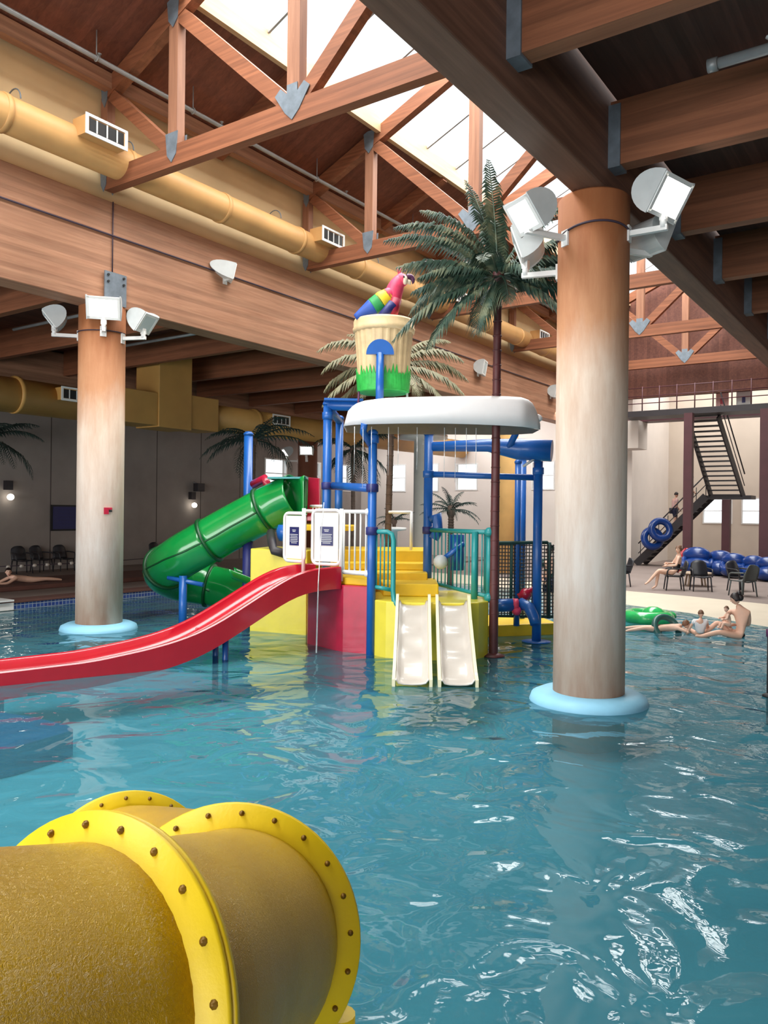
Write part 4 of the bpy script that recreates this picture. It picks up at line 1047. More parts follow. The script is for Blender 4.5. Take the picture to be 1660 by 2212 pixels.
flood('white floodlight on the left beam at the edge of the right column', (-13.4, 31.6, 7.35), (1, 0, 0), .16, -20, 10, False, 'floodlights on the left beam', up=.10, wdt=.5, hgt=.5)
BC = (-23.85, 28.2)
col_flood('lit floodlight facing us on the brown far column', *BC, .45, -90, 4.75, .2, -90, 15, True, 'floodlights on the brown far column', up=.32, wdt=.6)
col_flood('lit floodlight turned sideways left of the brown far column', *BC, .45, 185, 4.7, .5, 200, 35, True, 'floodlights on the brown far column', up=.34, wdt=.5)
TC = C(1.5, 31); 
b = MB(); b.lathe([(.36, 0), (.36, 5.2), (.95, 5.25), (.95, 5.4), (.3, 5.45)], (TC.x, TC.y, 0), 24)
tag(b.build('pale_column', M['white']), 'pale far column with a flat cap between the far windows', 'column')
flood('unlit white floodlight above the pale far column under the canopy', V((TC.x, TC.y, 5.1))+C(0, -.4), C(0, -1, 0), .1, -85, -20, False, None, up=.8, wdt=.85, hgt=.7)
# bands and cable round the column heads
def band(label, c, z, r, a0, a1, m, rr=.014, tilt=.0):
    pts = [V((c[0], c[1], 0))+C(r*math.cos(math.radians(a)), r*math.sin(math.radians(a)), z+tilt*math.sin(math.radians(a-a0))) for a in [lerp(a0, a1, k/24) for k in range(25)]]
    return tag(MB().tube(pts, rr, 6).build('cable', M[m]), label, 'cable')
band('dark cable looped round the top of the right column', RC, 5.9, .462, 180, 335, 'cable', tilt=.12)
band('dark cable looped round the left column below its floodlights', LC, 5.9, .462, 180, 360, 'cable', rr=.012, tilt=-.02)
# small red fitting on the left column
t = thing('alarm_pull', 'small red fitting screwed to the left column', 'alarm', C(-5.35, 15.55, 2.2))
d = C(.55, -.83, 0).normalized(); sidev = V((-d.y, d.x, 0)); A = V((LC[0], LC[1], 2.36))+d*.455
b = MB(); b.ob(A, sidev*.045, d*.02, V((0, 0, .065))); b.ob(A+sidev*.07+V((0, 0, .045)), sidev*.04, d*.02, V((0, 0, .02))); b.build('red_box', M['redwall'], t)
b = MB(); b.ob(A+sidev*.085+V((0, 0, .0)), sidev*.022, d*.025, V((0, 0, .022))); b.build('black_button', M['black'], t)
# ------------------------------------------------------------------ wall fittings on the left wall
def wall_sign(label, y, z, w, h):
    t = thing('wall_sign', label, 'sign', (-26.48, y, z-h/2))
    MB().box(-26.5, -26.44, y-w/2, y+w/2, z-h/2, z+h/2).build('sign_board', M['black'], t)
    MB().box(-26.44, -26.43, y-w/2+.06, y+w/2-.06, z-h/2+.06, z+h/2-.06).build('sign_face', M['sign_navy'], t)
    b = MB()
    for k in range(6): b.box(-26.43, -26.426, y-w*.3+.04*(k % 2), y+w*.3-.05*(k % 3), z+h*.36-k*h*.13-.012, z+h*.36-k*h*.13+.012)
    b.build('lettering', M['navy'], t)
wall_sign('dark navy rules board on the left wall beside the left column', 17.55, 2.05, 1.25, .95)
for lab, y, z in (('small lit wall lamp on the left wall above the green tube slide', 23.55, 2.55), ('small lit wall lamp at the left edge of the view', 15.25, 2.72)):
    t = thing('wall_lamp', lab, 'lamp', (-26.3, y, z), 'small lamps on the left wall')
    b = MB(); b.box(-26.5, -26.3, y-.12, y+.12, z+.30, z+.62); b.build('bracket', M['darksteel'], t)
    MB().ball((-26.25, y, z+.05), (.11, .12, .11), 12, 8).build('globe', M['bulb'], t)
t = thing('speaker', 'dark loudspeaker above the lit wall lamp on the left wall', 'speaker', (-26.3, 23.7, 3.25))
b = MB(); b.box(-26.4, -26.1, 23.6, 24.0, 3.2, 3.55); b.build('cabinet', M['darksteel'], t, bevel=.02); MB().bar((-26.5, 23.7, 3.6), (-26.2, 23.7, 3.5), .04, .04).build('bracket', M['pipe'], t)
# ------------------------------------------------------------------ chairs
def chair_proto(m):
    t = thing('deck_chair', '', 'chair', (0, 0, 0))
    b = MB(); b.grid(lambda u, v: V((lerp(-.24, .24, v), lerp(-.22, .24, u), .42+.015*math.cos(2*PI*v)+.01*u)), 5, 5); b.build('seat', m, t, local=True, solid=.03)
    b = MB(); b.grid(lambda u, v: V((lerp(-.25, .25, v)*(1-.35*max(0, u-.6)**1.2), -.22-.14*u-.03*math.cos(2*PI*v), lerp(.44, .92, u)-.10*(abs(v-.5)*2)**3*u)), 6, 8); b.build('backrest', m, t, local=True, solid=.025)
    for sx in (-1, 1):
        for sy in (-1, 1):
            b = MB(); b.tube([V((sx*.24, sy*.21, .43)), V((sx*.27, sy*.26, 0))], [.024, .018], 8); b.build('leg', m, t, local=True)
        b = MB(); b.tube(spline([V((sx*.25, -.30, .68)), V((sx*.29, -.05, .67)), V((sx*.29, .20, .64)), V((sx*.27, .24, .44))], 4), .022, 8); b.build('armrest', m, t, local=True)
    return t
ch0 = chair_proto(M['chair']); ch1 = chair_proto(M['chair_olive'])
used = set()
def put_chair(proto, p, rz, label, group):
    if proto.name not in used: used.add(proto.name); o = proto
    else: o = copy_tree(proto)
    o.location = p; o.rotation_euler = (0, 0, math.radians(rz)); o['label'] = label
    if group: o['group'] = group
    else:
        if 'group' in o: del o['group']
    return o
Lc = 'dark chairs along the left wall'
for k, (y, x, rz, lab) in enumerate(((15.3, -25.6, -100, 'dark resin chair by the left wall, first from the left edge'), (16.1, -25.7, -85, 'dark resin chair by the left wall, second from the left edge'), (16.9, -25.6, -95, 'dark resin chair by the left wall, third from the left edge, under the rules board'), (18.0, -25.5, -70, 'dark resin chair by the left wall, standing apart just left of the left column'),
        (21.0, -25.4, -90, 'dark resin chair just right of the left column by the far wall'), (21.9, -25.6, -95, 'second dark chair right of the left column'), (22.7, -25.5, -85, 'third dark chair right of the left column'), (23.6, -25.6, -92, 'fourth dark chair right of the left column, behind the green tube'))):
    put_chair(ch0, (x, y, .17), rz, lab, Lc)
seatP = C(8.95, 24.5, .1)
put_chair(ch0, seatP, 34.7+78, 'dark chair the woman in the black swimsuit sits on', None)
for p, rz, lab, pr_ in ((C(10.35, 22.9, .1), 34.7+20, 'olive grey chair with rounded back right of the seated woman', ch1), (C(11.35, 22.6, .1), 34.7+185, 'olive grey chair at the right edge beside the deck', ch1), (C(10.95, 24.4, .1), 34.7+200, 'dark chair behind the olive grey chair on the right deck', ch0), (C(7.6, 25.6, .1), 34.7+95, 'dark chair just right of the right column on the far deck', ch0), (C(9.7, 24.3, .1), 34.7+170, 'dark chair right of the seated woman near the tan table', ch0)):
    put_chair(pr_, p, rz, lab, 'chairs on the right deck')
t = thing('low_table', 'low tan table on the right deck near the seated woman', 'table', C(10.2, 26.0, .1))
c = C(10.2, 26.0, .1)
MB().lathe([(.5, .40), (.52, .42), (.5, .45)], (c.x, c.y, .1), 24).build('tabletop', M['table'], t)
for a in range(4): MB().tube([c+C(.3*math.cos(a*PI/2+.6), .3*math.sin(a*PI/2+.6), .42), c+C(.38*math.cos(a*PI/2+.6), .38*math.sin(a*PI/2+.6), 0)], .03, 8).build('leg', M['table'], t)
# rope with white floats, low spa wall on the left deck
b = MB(); b.box(-22.6, -20.2, 8, 20, .17, .30)
tag(b.build('spa_curb', M['terracotta'], bevel=.03), 'low terracotta curb of the shallow spa behind the left pool edge', 'curb')
t = thing('float_rope', 'rope strung with white floats over the left deck', 'rope', (-22.5, 13.5, .5))
MB().tube([(-22.4, 8.0, .72), (-22.4, 16.0, .66), (-22.4, 18.6, .72)], .014, 6).build('rope', M['cable'], t)
for k in range(18): MB().ball((-22.4, 9.6+k*.42, .70-.04*math.sin(PI*k/17)), (.055, .075, .055), 8, 6).build('float', M['slide_white'], t)
for y in (8.0, 18.6): MB().tube([(-22.4, y, .17), (-22.4, y, .8)], .03, 8).build('rope_post', M['steel'], t)
# step mark at the left pool edge
t = thing('pool_ladder', 'pale pool step hanging on the left pool edge', 'ladder', (-17.8, 9.9, -.3))
b = MB(); b.box(-17.86, -17.6, 9.95, 10.45, -.1, .0); b.box(-17.86, -17.80, 9.95, 10.45, -.3, .17); b.box(-18.3, -17.7, 9.0, 10.4, .212, .25); b.build('step', M['white'], t)
# dark blue mat lying on the pool floor at the left edge
b = MB(); zf = pool_z(*C(-4.6, 9.7)[:2])
b.prism([C(*p, zf+.005) for p in ((-3.78, 9.76), (-3.82, 9.6), (-4.15, 9.0), (-4.6, 8.6), (-8.0, 7.8), (-9, 11.2), (-5.6, 10.75), (-4.5, 10.3), (-3.95, 9.95))], (0, 0, .33))
tag(b.build('pool_mat', M['mat_blue'], bevel=.01), 'dark blue pad under water at the left edge of the view', 'mat')
# ------------------------------------------------------------------ stairs and walkway at the far right
wk = thing('walkway', 'dark steel walkway with thin railing high above the stairs', 'walkway', (-8.5, 34.5, 6.4))
b = MB(); b.box(-10.9, -5.0, 33.4, 34.6, 6.5, 6.74); b.build('walkway_deck', M['darksteel'], wk)
b = MB()
for z in (7.05, 7.35, 7.7): b.tube([(-10.9, 33.45, z), (-5.0, 33.45, z)], .02, 6)
b.build('walkway_rails', M['maroon'], wk)
for k in range(9): MB().tube([(-10.8+k*.7, 33.45, 6.74), (-10.8+k*.7, 33.45, 7.75)], .025, 6).build('rail_post', M['maroon'], wk)
def steel_post(x, y, lab, base_red=False, z1=6.5):
    t = thing('steel_column', lab, 'column', (x, y, .1))
    MB().box(x-.16, x+.16, y-.16, y+.16, .1, z1).build('shaft', M['maroon'], t)
    if base_red: MB().lathe([(.42, .1), (.40, .7), (.2, 1.05), (.17, 1.1)], (x, y, 0), 16).build('red_padding', M['red'], t)
steel_post(-8.15, 33.2, 'maroon steel column with red padded foot beside the stairs', True); steel_post(-5.35, 33.2, 'maroon steel column at the right edge of the view'); steel_post(-7.35, 36.4, 'dark slim steel column under the stair landing', z1=3.1)
st = thing('staircase', 'dark open-tread steel staircase climbing to the walkway', 'stairs', (-7.2, 34, .1))
# upper flight: landing up to the walkway, seen from below
for k in range(17):
    u = k/16; z = lerp(3.3, 6.5, u); y = lerp(36.6, 34.4, u); x0 = lerp(-8.0, -8.45, u); w_ = lerp(1.25, 1.15, u)
    MB().box(x0, x0+w_, y-.13, y+.13, z-.03, z+.03).build('tread', M['darksteel'], st)
for s in (0, 1): MB().bar((-8.03+1.3*s, 36.7, 3.2), (-8.48+1.2*s, 34.3, 6.45), .06, .3).build('stringer', M['darksteel'], st)
b = MB(); b.tube([(-6.7, 36.7, 4.2), (-7.2, 34.3, 7.4)], .03, 6); b.tube([(-6.7, 36.7, 3.7), (-7.2, 34.3, 6.9)], .02, 6); b.build('handrail', M['darksteel'], st)
b = MB(); b.box(-8.3, -6.4, 36.5, 37.6, 3.12, 3.28); b.build('landing', M['darksteel'], st)
for k in range(15):
    u = k/14; z = lerp(.3, 3.2, u); x = lerp(-11.0, -8.3, u)
    MB().box(x-.14, x+.14, 36.45, 37.55, z-.03, z+.03).build('tread', M['darksteel'], st)
for y in (36.42, 37.58): MB().bar((-11.2, y, .15), (-8.2, y, 3.25), .06, .32).build('stringer', M['darksteel'], st)
b = MB(); b.tube([(-11.1, 36.42, 1.1), (-8.2, 36.42, 4.2)], .03, 6); b.tube([(-11.1, 36.42, .65), (-8.2, 36.42, 3.75)], .02, 6)
for k in range(8): b.tube([(-11.0+k*.4, 36.42, .3+k*.413), (-11.0+k*.4, 36.42, 1.15+k*.413)], .018, 6)
b.build('handrail', M['darksteel'], st)
b = MB(); b.box(-12.3, -10.6, 34.6, 35.9, 5.3, 6.5)
tag(b.build('ceiling_box', M['wall_light']), 'boxed white soffit under the left end of the walkway', 'soffit')
for k, (x, m, w_, lab) in enumerate(((-6.55, 'lens_off', .6, 'pale poster board on the upper landing'), (-7.4, 'shirt_pink', .5, 'reddish banner on the upper landing'))):
    t = thing('poster_board', lab, 'board', (x, 35.6, 6.76))
    MB().box(x-w_/2, x+w_/2, 35.58, 35.62, 6.78, 7.75).build('board', M[m], t)
    b = MB(); b.box(x-.08, x+.05, 35.57, 35.58, 7.1, 7.35); b.build('printed_mark', M['navy' if k == 0 else 'redwall'], t)
b = MB(); b.box(-11.3, -4, 35.2, 36.0, 6.5, 6.76)
tag(b.build('upper_floor', M['maroon']), 'dark upper floor edge behind the walkway', 'floor edge')
# pile of blue tubes and loungers on the far deck
bl = [((-7.55, 32.2, .1), 'big blue vinyl raft leaning in the pile beside the red padded column', 1.0), ((-6.75, 32.5, .1), 'blue vinyl raft second in the pile from the red padded column', .9), ((-6.1, 31.7, .1), 'blue vinyl raft in the middle of the pile, behind the olive grey chair', .85), ((-5.4, 31.6, .1), 'blue vinyl raft fourth in the pile', .8), ((-4.8, 30.9, .1), 'blue vinyl raft at the right end of the pile', .8)]
for (p, lab, s) in bl:
    b = MB(); x, y, z = p
    b.ball((x, y, z+.34*s), (.62*s, .60*s, .34*s), 20, 10); b.ball((x-.05, y+.22*s, z+.74*s), (.55*s, .30*s, .36*s), 18, 10, R=Matrix.Rotation(.5, 3, 'X')); b.torus((x, y, z+.5*s), .50*s, .13*s, 24, 10, (.1, -.4, .9))
    o = b.build('pool_raft', M['blue_vinyl']); tag(o, lab, 'pool raft', 'blue rafts piled on the right deck')
# ------------------------------------------------------------------ floats in the shallows
t = thing('pool_float', 'green inflatable float in the shallows right of the right column', 'pool float', C(6.0, 18.0, -.05))
c = C(6.0, 18.0, .04)
b = MB(); b.torus(c+V((0, 0, .06)), .42, .15, 28, 12); b.build('float_ring', M['float_green'], t)
b = MB(); b.ball(c+V((0, 0, .06)), (.36, .36, .10)); b.ball(c+C(.1, -.05, .14), (.26, .24, .16)); b.ball(c+C(.52, .1, .08), (.16, .14, .10)); b.build('float_body', M['float_green'], t)
cR = C(5.86, 16.42, .06)
o = MB().torus(cR, .27, .065, 26, 10, C(.25, -.8, .55)).build('swim_ring', M['ring_dark']); tag(o, 'dark green swim ring tilted around the child lying in the shallows', 'swim ring')
b = MB(); b.box(0, 0, 0, 0, 0, 0)
t = thing('pool_post', 'black post standing in the pool at the right edge of the view', 'post', C(5.16, 10.6, -.5))
MB().lathe([(.035, -.5), (.035, .86)], C(5.16, 10.6, 0), 12).build('shaft', M['black'], t); MB().lathe([(.09, .0), (.09, .02), (.04, .05)], C(5.16, 10.6, 0), 12).build('foot_plate', M['black'], t); MB().lathe([(.05, .80), (.05, .90)], C(5.16, 10.6, 0), 12).build('cap', M['purple'], t)
# ------------------------------------------------------------------ people
def skin_mesh(verts, edges, radii, root=0, sub=1):
    me = bpy.data.meshes.new('tmp'); me.from_pydata([V(v) for v in verts], edges, [])
    o = bpy.data.objects.new('tmp', me); col.objects.link(o)
    md = o.modifiers.new('skin', 'SKIN')
    lay = me.skin_vertices[0] if me.skin_vertices else None
    if lay is None:
        bpy.context.view_layer.objects.active = o
        lay = me.skin_vertices.new().data if hasattr(me.skin_vertices, 'new') else me.skin_vertices[0]
    for i, r in enumerate(radii):
        rr = r if isinstance(r, tuple) else (r, r)
        lay.data[i].radius = rr; lay.data[i].use_root = (i == root)
    md.use_smooth_shade = True
    sb = o.modifiers.new('sub', 'SUBSURF'); sb.levels = sub; sb.render_levels = sub
    dg = bpy.context.evaluated_depsgraph_get()
    ev = bpy.data.meshes.new_from_object(o.evaluated_get(dg))
    vs = [v.co.copy() for v in ev.vertices]; fs = [list(p.vertices) for p in ev.polygons]
    bpy.data.objects.remove(o); bpy.data.meshes.remove(me); bpy.data.meshes.remove(ev)
    return vs, fs
def hand(b, wrist, d, nrm, s=1.0, curl=.5):
    """palm with four fingers and a thumb, from the wrist along d; nrm is the back of the hand"""
    d = V(d).normalized(); n_ = V(nrm); n_ = (n_-d*n_.dot(d)).normalized(); sd = d.cross(n_)
    w = V(wrist)
    b.tube([w-d*.01*s, w+d*.03*s, w+d*.085*s], [.024*s, .034*s, .036*s], 10, sx=1.0, up=sd)
    for k, (o, L) in enumerate(((-.029, .062), (-.010, .074), (.010, .070), (.028, .055))):
        p = w+d*.085*s+sd*o*s; q = p+d*L*.5*s-n_*curl*.25*L*s; r = q+d*L*.35*s-n_*curl*.6*L*s
        b.tube([p, q, r], [.010*s, .009*s, .006*s], 6)
    p = w+d*.03*s+sd*-.034*s; b.tube([p, p+d*.035*s-sd*.02*s-n_*.01*s, p+d*.06*s-sd*.022*s-n_*.02*s], [.012*s, .011*s, .007*s], 6)
def head_mesh(b, c, look, up=V((0, 0, 1)), s=1.0, feat=True):
    """skull, jaw, nose, ears in slot 0; eyes, brows in slot 1; mouth in slot 2"""
    look = V(look).normalized(); up = V(up); up = (up-look*up.dot(look)).normalized(); sd = look.cross(up)
    R = Matrix((sd, look, up)).transposed(); c = V(c)
    P = lambda x, y, z: c+R @ (V((x, y, z))*s)
    vs = []; n, m = 16, 12
    for i in range(m+1):
        ph = PI*i/m
        for j in range(n):
            t = 2*PI*j/n
            x, y, z = .073*math.sin(ph)*math.cos(t), .092*math.sin(ph)*math.sin(t), .115*math.cos(ph)
            if z < 0: x *= 1-.35*(-z/.115); y = y*(1-.12*(-z/.115))+.012*(-z/.115)
            vs.append(P(x, y, z))
    b.add(vs, [(i*n+j, i*n+(j+1) % n, (i+1)*n+(j+1) % n, (i+1)*n+j) for i in range(m) for j in range(n)], True, 0)
    b.tube([P(0, .088, .012), P(0, .103, -.018), P(0, .090, -.030)], [.008*s, .014*s, .009*s], 8)
    for q in (-1, 1):
        b.ball(P(q*.074, -.005, -.002), (.012*s, .018*s, .028*s), 8, 6, R=R)
        if feat:
            b.ball(P(q*.030, .082, .010), (.012*s, .008*s, .006*s), 8, 6, 1, R=R)
            b.ball(P(q*.030, .084, .030), (.018*s, .006*s, .004*s), 8, 4, 1, R=R)
    if feat: b.ball(P(0, .084, -.056), (.022*s, .010*s, .007*s), 8, 6, 2, R=R)
    return P
def person(label, J, look, skin='skin', hair='hair', hair_style='short', s=1.0, clothes=(), hold=None, head_up=(0, 0, 1), feet=True, cat='person', loc=None):
    """J: joint name -> world point"""
    names = ['pelvis', 'belly', 'chest', 'neck', 'head0', 'shl', 'ell', 'wrl', 'shr', 'elr', 'wrr', 'hpl', 'knl', 'anl', 'hpr', 'knr', 'anr', 'tol', 'tor']
    rad = {'pelvis': (.135, .11), 'belly': (.125, .10), 'chest': (.145, .105), 'neck': .058, 'head0': .054, 'shl': .058, 'ell': .042, 'wrl': .028, 'shr': .058, 'elr': .042, 'wrr': .028, 'hpl': .088, 'knl': .057, 'anl': .038, 'hpr': .088, 'knr': .057, 'anr': .038, 'tol': .028, 'tor': .028}
    E_ = [('pelvis', 'belly'), ('belly', 'chest'), ('chest', 'neck'), ('neck', 'head0'), ('chest', 'shl'), ('shl', 'ell'), ('ell', 'wrl'), ('chest', 'shr'), ('shr', 'elr'), ('elr', 'wrr'), ('pelvis', 'hpl'), ('hpl', 'knl'), ('knl', 'anl'), ('pelvis', 'hpr'), ('hpr', 'knr'), ('knr', 'anr'), ('anl', 'tol'), ('anr', 'tor')]
    names = [n for n in names if n in J]; ix = {n: i for i, n in enumerate(names)}
    # a mid point on long limbs for taper
    vs = [V(J[n]) for n in names]; rr = [tuple(x*s for x in rad[n]) if isinstance(rad[n], tuple) else rad[n]*s for n in names]
    ed = []
    mids = {('hpl', 'knl'): .078, ('hpr', 'knr'): .078, ('knl', 'anl'): .056, ('knr', 'anr'): .056, ('shl', 'ell'): .048, ('shr', 'elr'): .048, ('ell', 'wrl'): .038, ('elr', 'wrr'): .038}
    for a, c_ in E_:
        if a not in ix or c_ not in ix: continue
        if (a, c_) in mids:
            vs.append(V(J[a]).lerp(V(J[c_]), .4)); rr.append(mids[(a, c_)]*s); k = len(vs)-1
            ed += [(ix[a], k), (k, ix[c_])]
        else: ed.append((ix[a], ix[c_]))
    v_, f_ = skin_mesh(vs, ed, rr, ix['pelvis'], 1)
    b = MB(); b.add(v_, f_, True, 0)
    hc = V(J['head']); P = head_mesh(b, hc, look, V(head_up), s)
    for w, e in (('wrl', 'ell'), ('wrr', 'elr')):
        if w in J: d = V(J[w])-V(J[e]); hand(b, J[w], d, V((0, 0, 1)) if abs(d.normalized().z) < .8 else C(0, -1, 0), s)
    root = thing('person', label, cat, loc or V((J['pelvis'][0], J['pelvis'][1], min(v.z for v in v_))))
    b.build('body', [M[skin], M['feature'], M['lips']], root, weld=False)
    # hair cap
    h = MB(); n, m = 16, 9; hv = []
    low = {'short': .52, 'bun': .64, 'long': .60}[hair_style]
    for i in range(m+1):
        ph = PI*low*i/m
        for j in range(n):
            t = 2*PI*j/n; y = .102*math.sin(ph)*math.sin(t); front = max(0, math.sin(t))
            z = .126*math.cos(ph); x = .083*math.sin(ph)*math.cos(t)
            if front > 0 and z < .06: z = lerp(z, max(z, .062), min(1, front*1.6)); 
            hv.append(P(x, y-.006, z))
    h.add(hv, [(i*n+j, i*n+(j+1) % n, (i+1)*n+(j+1) % n, (i+1)*n+j) for i in range(m) for j in range(n)], True)
    if hair_style == 'bun': h.ball(P(0, -.10, .085), (.048*s, .048*s, .045*s), 10, 8); h.ball(P(0, -.085, .0), (.07*s, .045*s, .07*s), 10, 8)
    if hair_style == 'long': h.tube([P(0, -.06, .06), P(0, -.09, -.04), P(0, -.09, -.14)], [.07*s, .075*s, .03*s], 10)
    h.build('hair', M[hair], root, solid=.006)
    for (nm, m, segs, grow) in clothes:
        cb = MB()
        lists = segs
        cv = []; ce = []; cr = []; idx = {}
        for chain in lists:
            for n_ in chain:
                key, tt = (n_, None) if isinstance(n_, str) else (n_[0]+n_[1]+str(n_[2]), n_)
                if key in idx: continue
                if tt is None: p = V(J[n_]); r = rad[n_]
                else:
                    p = V(J[n_[0]]).lerp(V(J[n_[1]]), n_[2]); ra, rb = rad[n_[0]], rad[n_[1]]
                    fl = lambda q: q[0] if isinstance(q, tuple) else q
                    r = lerp(fl(ra), fl(rb), n_[2]) if not (isinstance(ra, tuple) and isinstance(rb, tuple)) else (lerp(ra[0], rb[0], n_[2]), lerp(ra[1], rb[1], n_[2]))
                idx[key] = len(cv); cv.append(p); cr.append(tuple((x+grow)*s for x in r) if isinstance(r, tuple) else (r+grow)*s)
            ks = [n_ if isinstance(n_, str) else n_[0]+n_[1]+str(n_[2]) for n_ in chain]
            for a, c_ in zip(ks, ks[1:]):
                if (idx[a], idx[c_]) not in ce: ce.append((idx[a], idx[c_]))
        vv, ff = skin_mesh(cv, ce, cr, 0, 1)
        cb.add(vv, ff, True); cb.build(nm, M[m], root, weld=False)
    return root
def off(o, **j): return {k: V(o)+C(*v) for k, v in j.items()}
# woman on the deck chair, legs crossed towards the left
o = C(8.95, 24.45, .1)
J = off(o, pelvis=(0, 0, .54), belly=(.06, 0, .72), chest=(.12, 0, .95), neck=(.13, 0, 1.10), head0=(.12, 0, 1.16), head=(.10, -.02, 1.25), shl=(.06, -.17, 1.03), ell=(-.04, -.24, .78), wrl=(-.26, -.10, .76), shr=(.16, .17, 1.03), elr=(.02, .24, .80), wrr=(-.20, .08, .82),
        hpl=(-.08, -.09, .54), knl=(-.50, -.06, .62), anl=(-.80, -.02, .26), tol=(-.93, -.04, .17), hpr=(-.08, .09, .53), knr=(-.48, .06, .55), anr=(-.56, .02, .12), tor=(-.70, .0, .04))
person('woman in a black swimsuit sitting on a dark chair with crossed legs', J, C(-.8, -.6, -.1), 'skin_pale', 'hair_brown', 'bun', clothes=[('swimsuit', 'swim_black', [['pelvis', 'belly', ('belly', 'chest', .75)]], .012)])
# woman sitting in the shallows, back to us, holding a baby
o = C(7.08, 15.85, -.1)
J = off(o, pelvis=(.05, 0, .13), belly=(.08, -.02, .33), chest=(.06, -.02, .52), neck=(.01, 0, .69), head0=(-.01, .01, .75), head=(-.05, .02, .85), shl=(-.11, .08, .60), ell=(-.26, .12, .42), wrl=(-.22, .0, .34), shr=(.17, -.09, .585), elr=(.21, -.02, .34), wrr=(-.02, .12, .32),
        hpl=(-.03, .09, .12), knl=(-.34, .18, .36), anl=(-.58, .22, .12), tol=(-.70, .22, .10), hpr=(-.02, -.09, .12), knr=(-.42, -.10, .20), anr=(-.78, -.06, .10), tor=(-.88, -.06, .12))
person('woman with dark hair bun sitting in the shallows, back turned, holding a baby', J, C(-.75, .55, -.35), 'skin', 'hair', 'bun', clothes=[('swim_bottom', 'swim_black', [[('pelvis', 'belly', .35), 'pelvis', ('hpl', 'knl', .01)], ['pelvis', ('hpr', 'knr', .01)]], .018)])
# baby in her arms
o = C(6.88, 15.80, .20)
J = off(o, pelvis=(.0, 0, .06), belly=(-.02, 0, .14), chest=(-.03, 0, .21), neck=(-.04, 0, .27), head0=(-.05, 0, .29), head=(-.06, .0, .35), shl=(-.06, -.08, .24), ell=(-.10, -.12, .17), wrl=(-.15, -.10, .16), shr=(0, .08, .24), elr=(-.06, .12, .18), wrr=(-.12, .1, .17), hpl=(-.03, -.05, .05), knl=(-.14, -.06, .08), anl=(-.18, -.06, -.02), tol=(-.22, -.06, -.02), hpr=(-.03, .05, .05), knr=(-.14, .06, .08), anr=(-.18, .06, -.02), tor=(-.22, .06, -.02))
person('baby held on the lap of the woman sitting in the shallows', J, C(-.8, -.5, 0), 'skin_pale', 'hair_brown', 'short', s=.52)
# toddler in a white shirt
o = C(6.38, 16.0, -.12)
J = off(o, pelvis=(0, 0, .14), belly=(0, 0, .24), chest=(.01, .01, .36), neck=(.02, .02, .44), head0=(.02, .03, .47), head=(.03, .04, .54), shl=(-.12, 0, .40), ell=(-.18, .03, .28), wrl=(-.20, .08, .18), shr=(.13, .02, .40), elr=(.18, .06, .30), wrr=(.18, .12, .22), hpl=(-.06, .03, .13), knl=(-.10, .22, .2), anl=(-.12, .36, .10), tol=(-.13, .42, .1), hpr=(.06, .03, .13), knr=(.10, .22, .2), anr=(.12, .36, .1), tor=(.12, .42, .1))
person('toddler in a white shirt sitting in the shallows beside the woman', J, C(.1, .9, -.2), 'skin', 'hair_brown', 'short', s=.66, clothes=[('shirt', 'shirt_white', [['pelvis', 'belly', 'chest'], ['chest', 'shl', ('shl', 'ell', .6)], ['chest', 'shr', ('shr', 'elr', .6)]], .02)])
# child lying in the shallows through the dark ring
o = C(5.82, 16.45, -.05)
J = off(o, pelvis=(-.12, 0, .10), belly=(.04, 0, .13), chest=(.2, 0, .15), neck=(.33, 0, .17), head0=(.37, 0, .18), head=(.45, -.02, .20), shl=(.24, -.13, .13), ell=(.38, -.2, .08), wrl=(.48, -.16, .06), shr=(.24, .13, .14), elr=(.38, .2, .10), wrr=(.50, .16, .07), hpl=(-.18, -.09, .10), knl=(-.46, -.13, .13), anl=(-.76, -.12, .08), tol=(-.85, -.13, .06), hpr=(-.18, .09, .10), knr=(-.48, .13, .11), anr=(-.74, .16, .09), tor=(-.83, .17, .07))
person('child lying on the front in the shallows inside the dark swim ring', J, C(.9, .2, .2), 'skin_pale', 'hair_brown', 'short', s=.8, head_up=C(-.2, 0, 1), clothes=[('swim_trunks', 'swim_black', [[('pelvis', 'belly', .3), 'pelvis', ('hpl', 'knl', .01)]], .012)])
# two people climbing the stairs
def climber(label, o, skin, hair, cl, up=0):
    J = off(o, pelvis=(0, 0, .95), belly=(.03, 0, 1.10), chest=(.06, 0, 1.33), neck=(.08, 0, 1.50), head0=(.09, 0, 1.55), head=(.11, 0, 1.65), shl=(.05, .18, 1.42), ell=(.02, .24, 1.16), wrl=(.18, .22, 1.02), shr=(.07, -.18, 1.42), elr=(.0, -.25, 1.15), wrr=(.16, -.24, 1.0), hpl=(0, .1, .93), knl=(.18, .1, .56), anl=(.06, .1, .22), tol=(.2, .1, .20), hpr=(0, -.1, .93), knr=(.02, -.1, .48), anr=(-.16, -.1, .06), tor=(-.02, -.1, .03))
    return person(label, J, C(.8, .4, 0), skin, hair, 'short', clothes=cl)
TSH = [['pelvis', 'belly', 'chest'], ['chest', 'shl', ('shl', 'ell', .6)], ['chest', 'shr', ('shr', 'elr', .6)]]
SHO = [['pelvis', 'hpl', ('hpl', 'knl', .75)], ['pelvis', 'hpr', ('hpr', 'knr', .75)]]
climber('person in a pale shirt and dark shorts climbing the lower stairs', V((-9.7, 37.0, 1.68)), 'skin', 'hair', [('shirt', 'shirt_pink', TSH, .022), ('shorts', 'shorts_navy', SHO, .022)])
climber('person in a white shirt higher on the stairs, partly behind the maroon column', V((-9.05, 37.0, 2.42)), 'skin', 'hair', [('shirt', 'shirt_white', TSH, .022), ('shorts', 'swim_black', SHO, .022)])
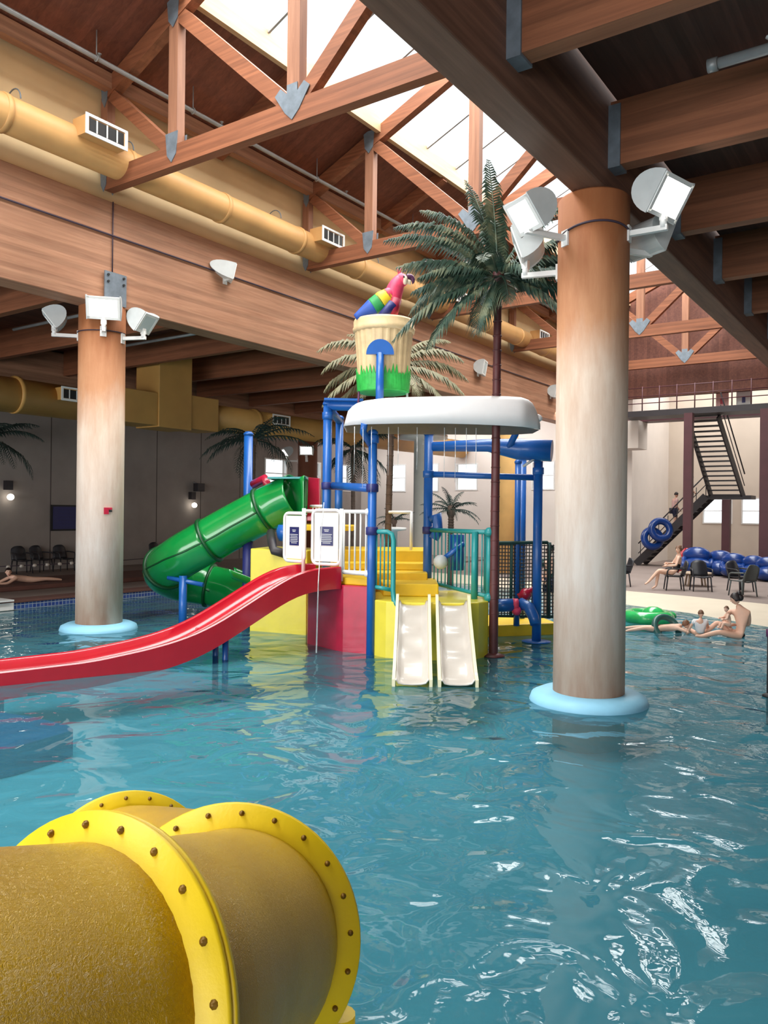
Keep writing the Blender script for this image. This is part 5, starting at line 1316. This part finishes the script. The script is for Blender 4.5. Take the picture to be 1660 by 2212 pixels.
b = MB(); p = V((-10.05, 36.2, 1.75)); b.torus(p, .40, .16, 24, 12, (.5, -.8, .2)); b.torus(p+V((-.35, -.05, -.40)), .38, .16, 24, 12, (.6, -.7, .2))
tag(b.build('pool_tube', M['blue_vinyl']), 'blue two-ring tube carried on the lower stairs', 'pool tube')
# standing bather behind the net
o = C(4.02, 19.2, -.12)
J = off(o, pelvis=(0, 0, .9), belly=(0, 0, 1.05), chest=(0, 0, 1.28), neck=(0, 0, 1.45), head0=(0, 0, 1.50), head=(-.02, 0, 1.6), shl=(-.18, 0, 1.38), ell=(-.25, -.05, 1.12), wrl=(-.2, -.2, .95), shr=(.18, 0, 1.38), elr=(.25, -.02, 1.12), wrr=(.22, -.14, .92), hpl=(-.09, 0, .88), knl=(-.10, 0, .48), anl=(-.1, .02, .09), tol=(-.1, -.1, .04), hpr=(.09, 0, .88), knr=(.1, 0, .48), anr=(.1, .02, .09), tor=(.1, -.1, .04))
person('bather in a dark green shirt standing beyond the net, left of the right column', J, C(-.5, -.8, -.1), 'skin', 'hair', 'short', clothes=[('shirt', 'shirt_green', TSH, .024), ('shorts', 'shorts_navy', SHO, .022)])
# bather lying at the far left
o = W(-21.0, 12.2, .24)
Wd = lambda x, y, z: V((-21.0+x, 12.4+y, .24+z))
J = dict(pelvis=Wd(0, .35, .16), belly=Wd(0, .15, .18), chest=Wd(0, -.05, .22), neck=Wd(.02, -.2, .27), head0=Wd(.03, -.23, .30), head=Wd(.05, -.27, .39), shl=Wd(.16, -.12, .22), ell=Wd(.22, -.38, .10), wrl=Wd(.22, -.62, .10), shr=Wd(-.16, -.12, .22), elr=Wd(-.2, -.4, .10), wrr=Wd(-.15, -.62, .10), hpl=Wd(.09, .42, .14), knl=Wd(.1, .84, .14), anl=Wd(.1, 1.22, .10), tol=Wd(.1, 1.34, .08), hpr=Wd(-.09, .42, .14), knr=Wd(-.1, .84, .13), anr=Wd(-.1, 1.22, .10), tor=Wd(-.1, 1.34, .08))
person('pale bather with dark hair lying on the spa curb at the far left', J, V((.9, -.4, 0)), 'skin_pale', 'hair', 'short', clothes=[('swim_trunks', 'swim_black', [[('pelvis', 'belly', .3), 'pelvis']], .014)])
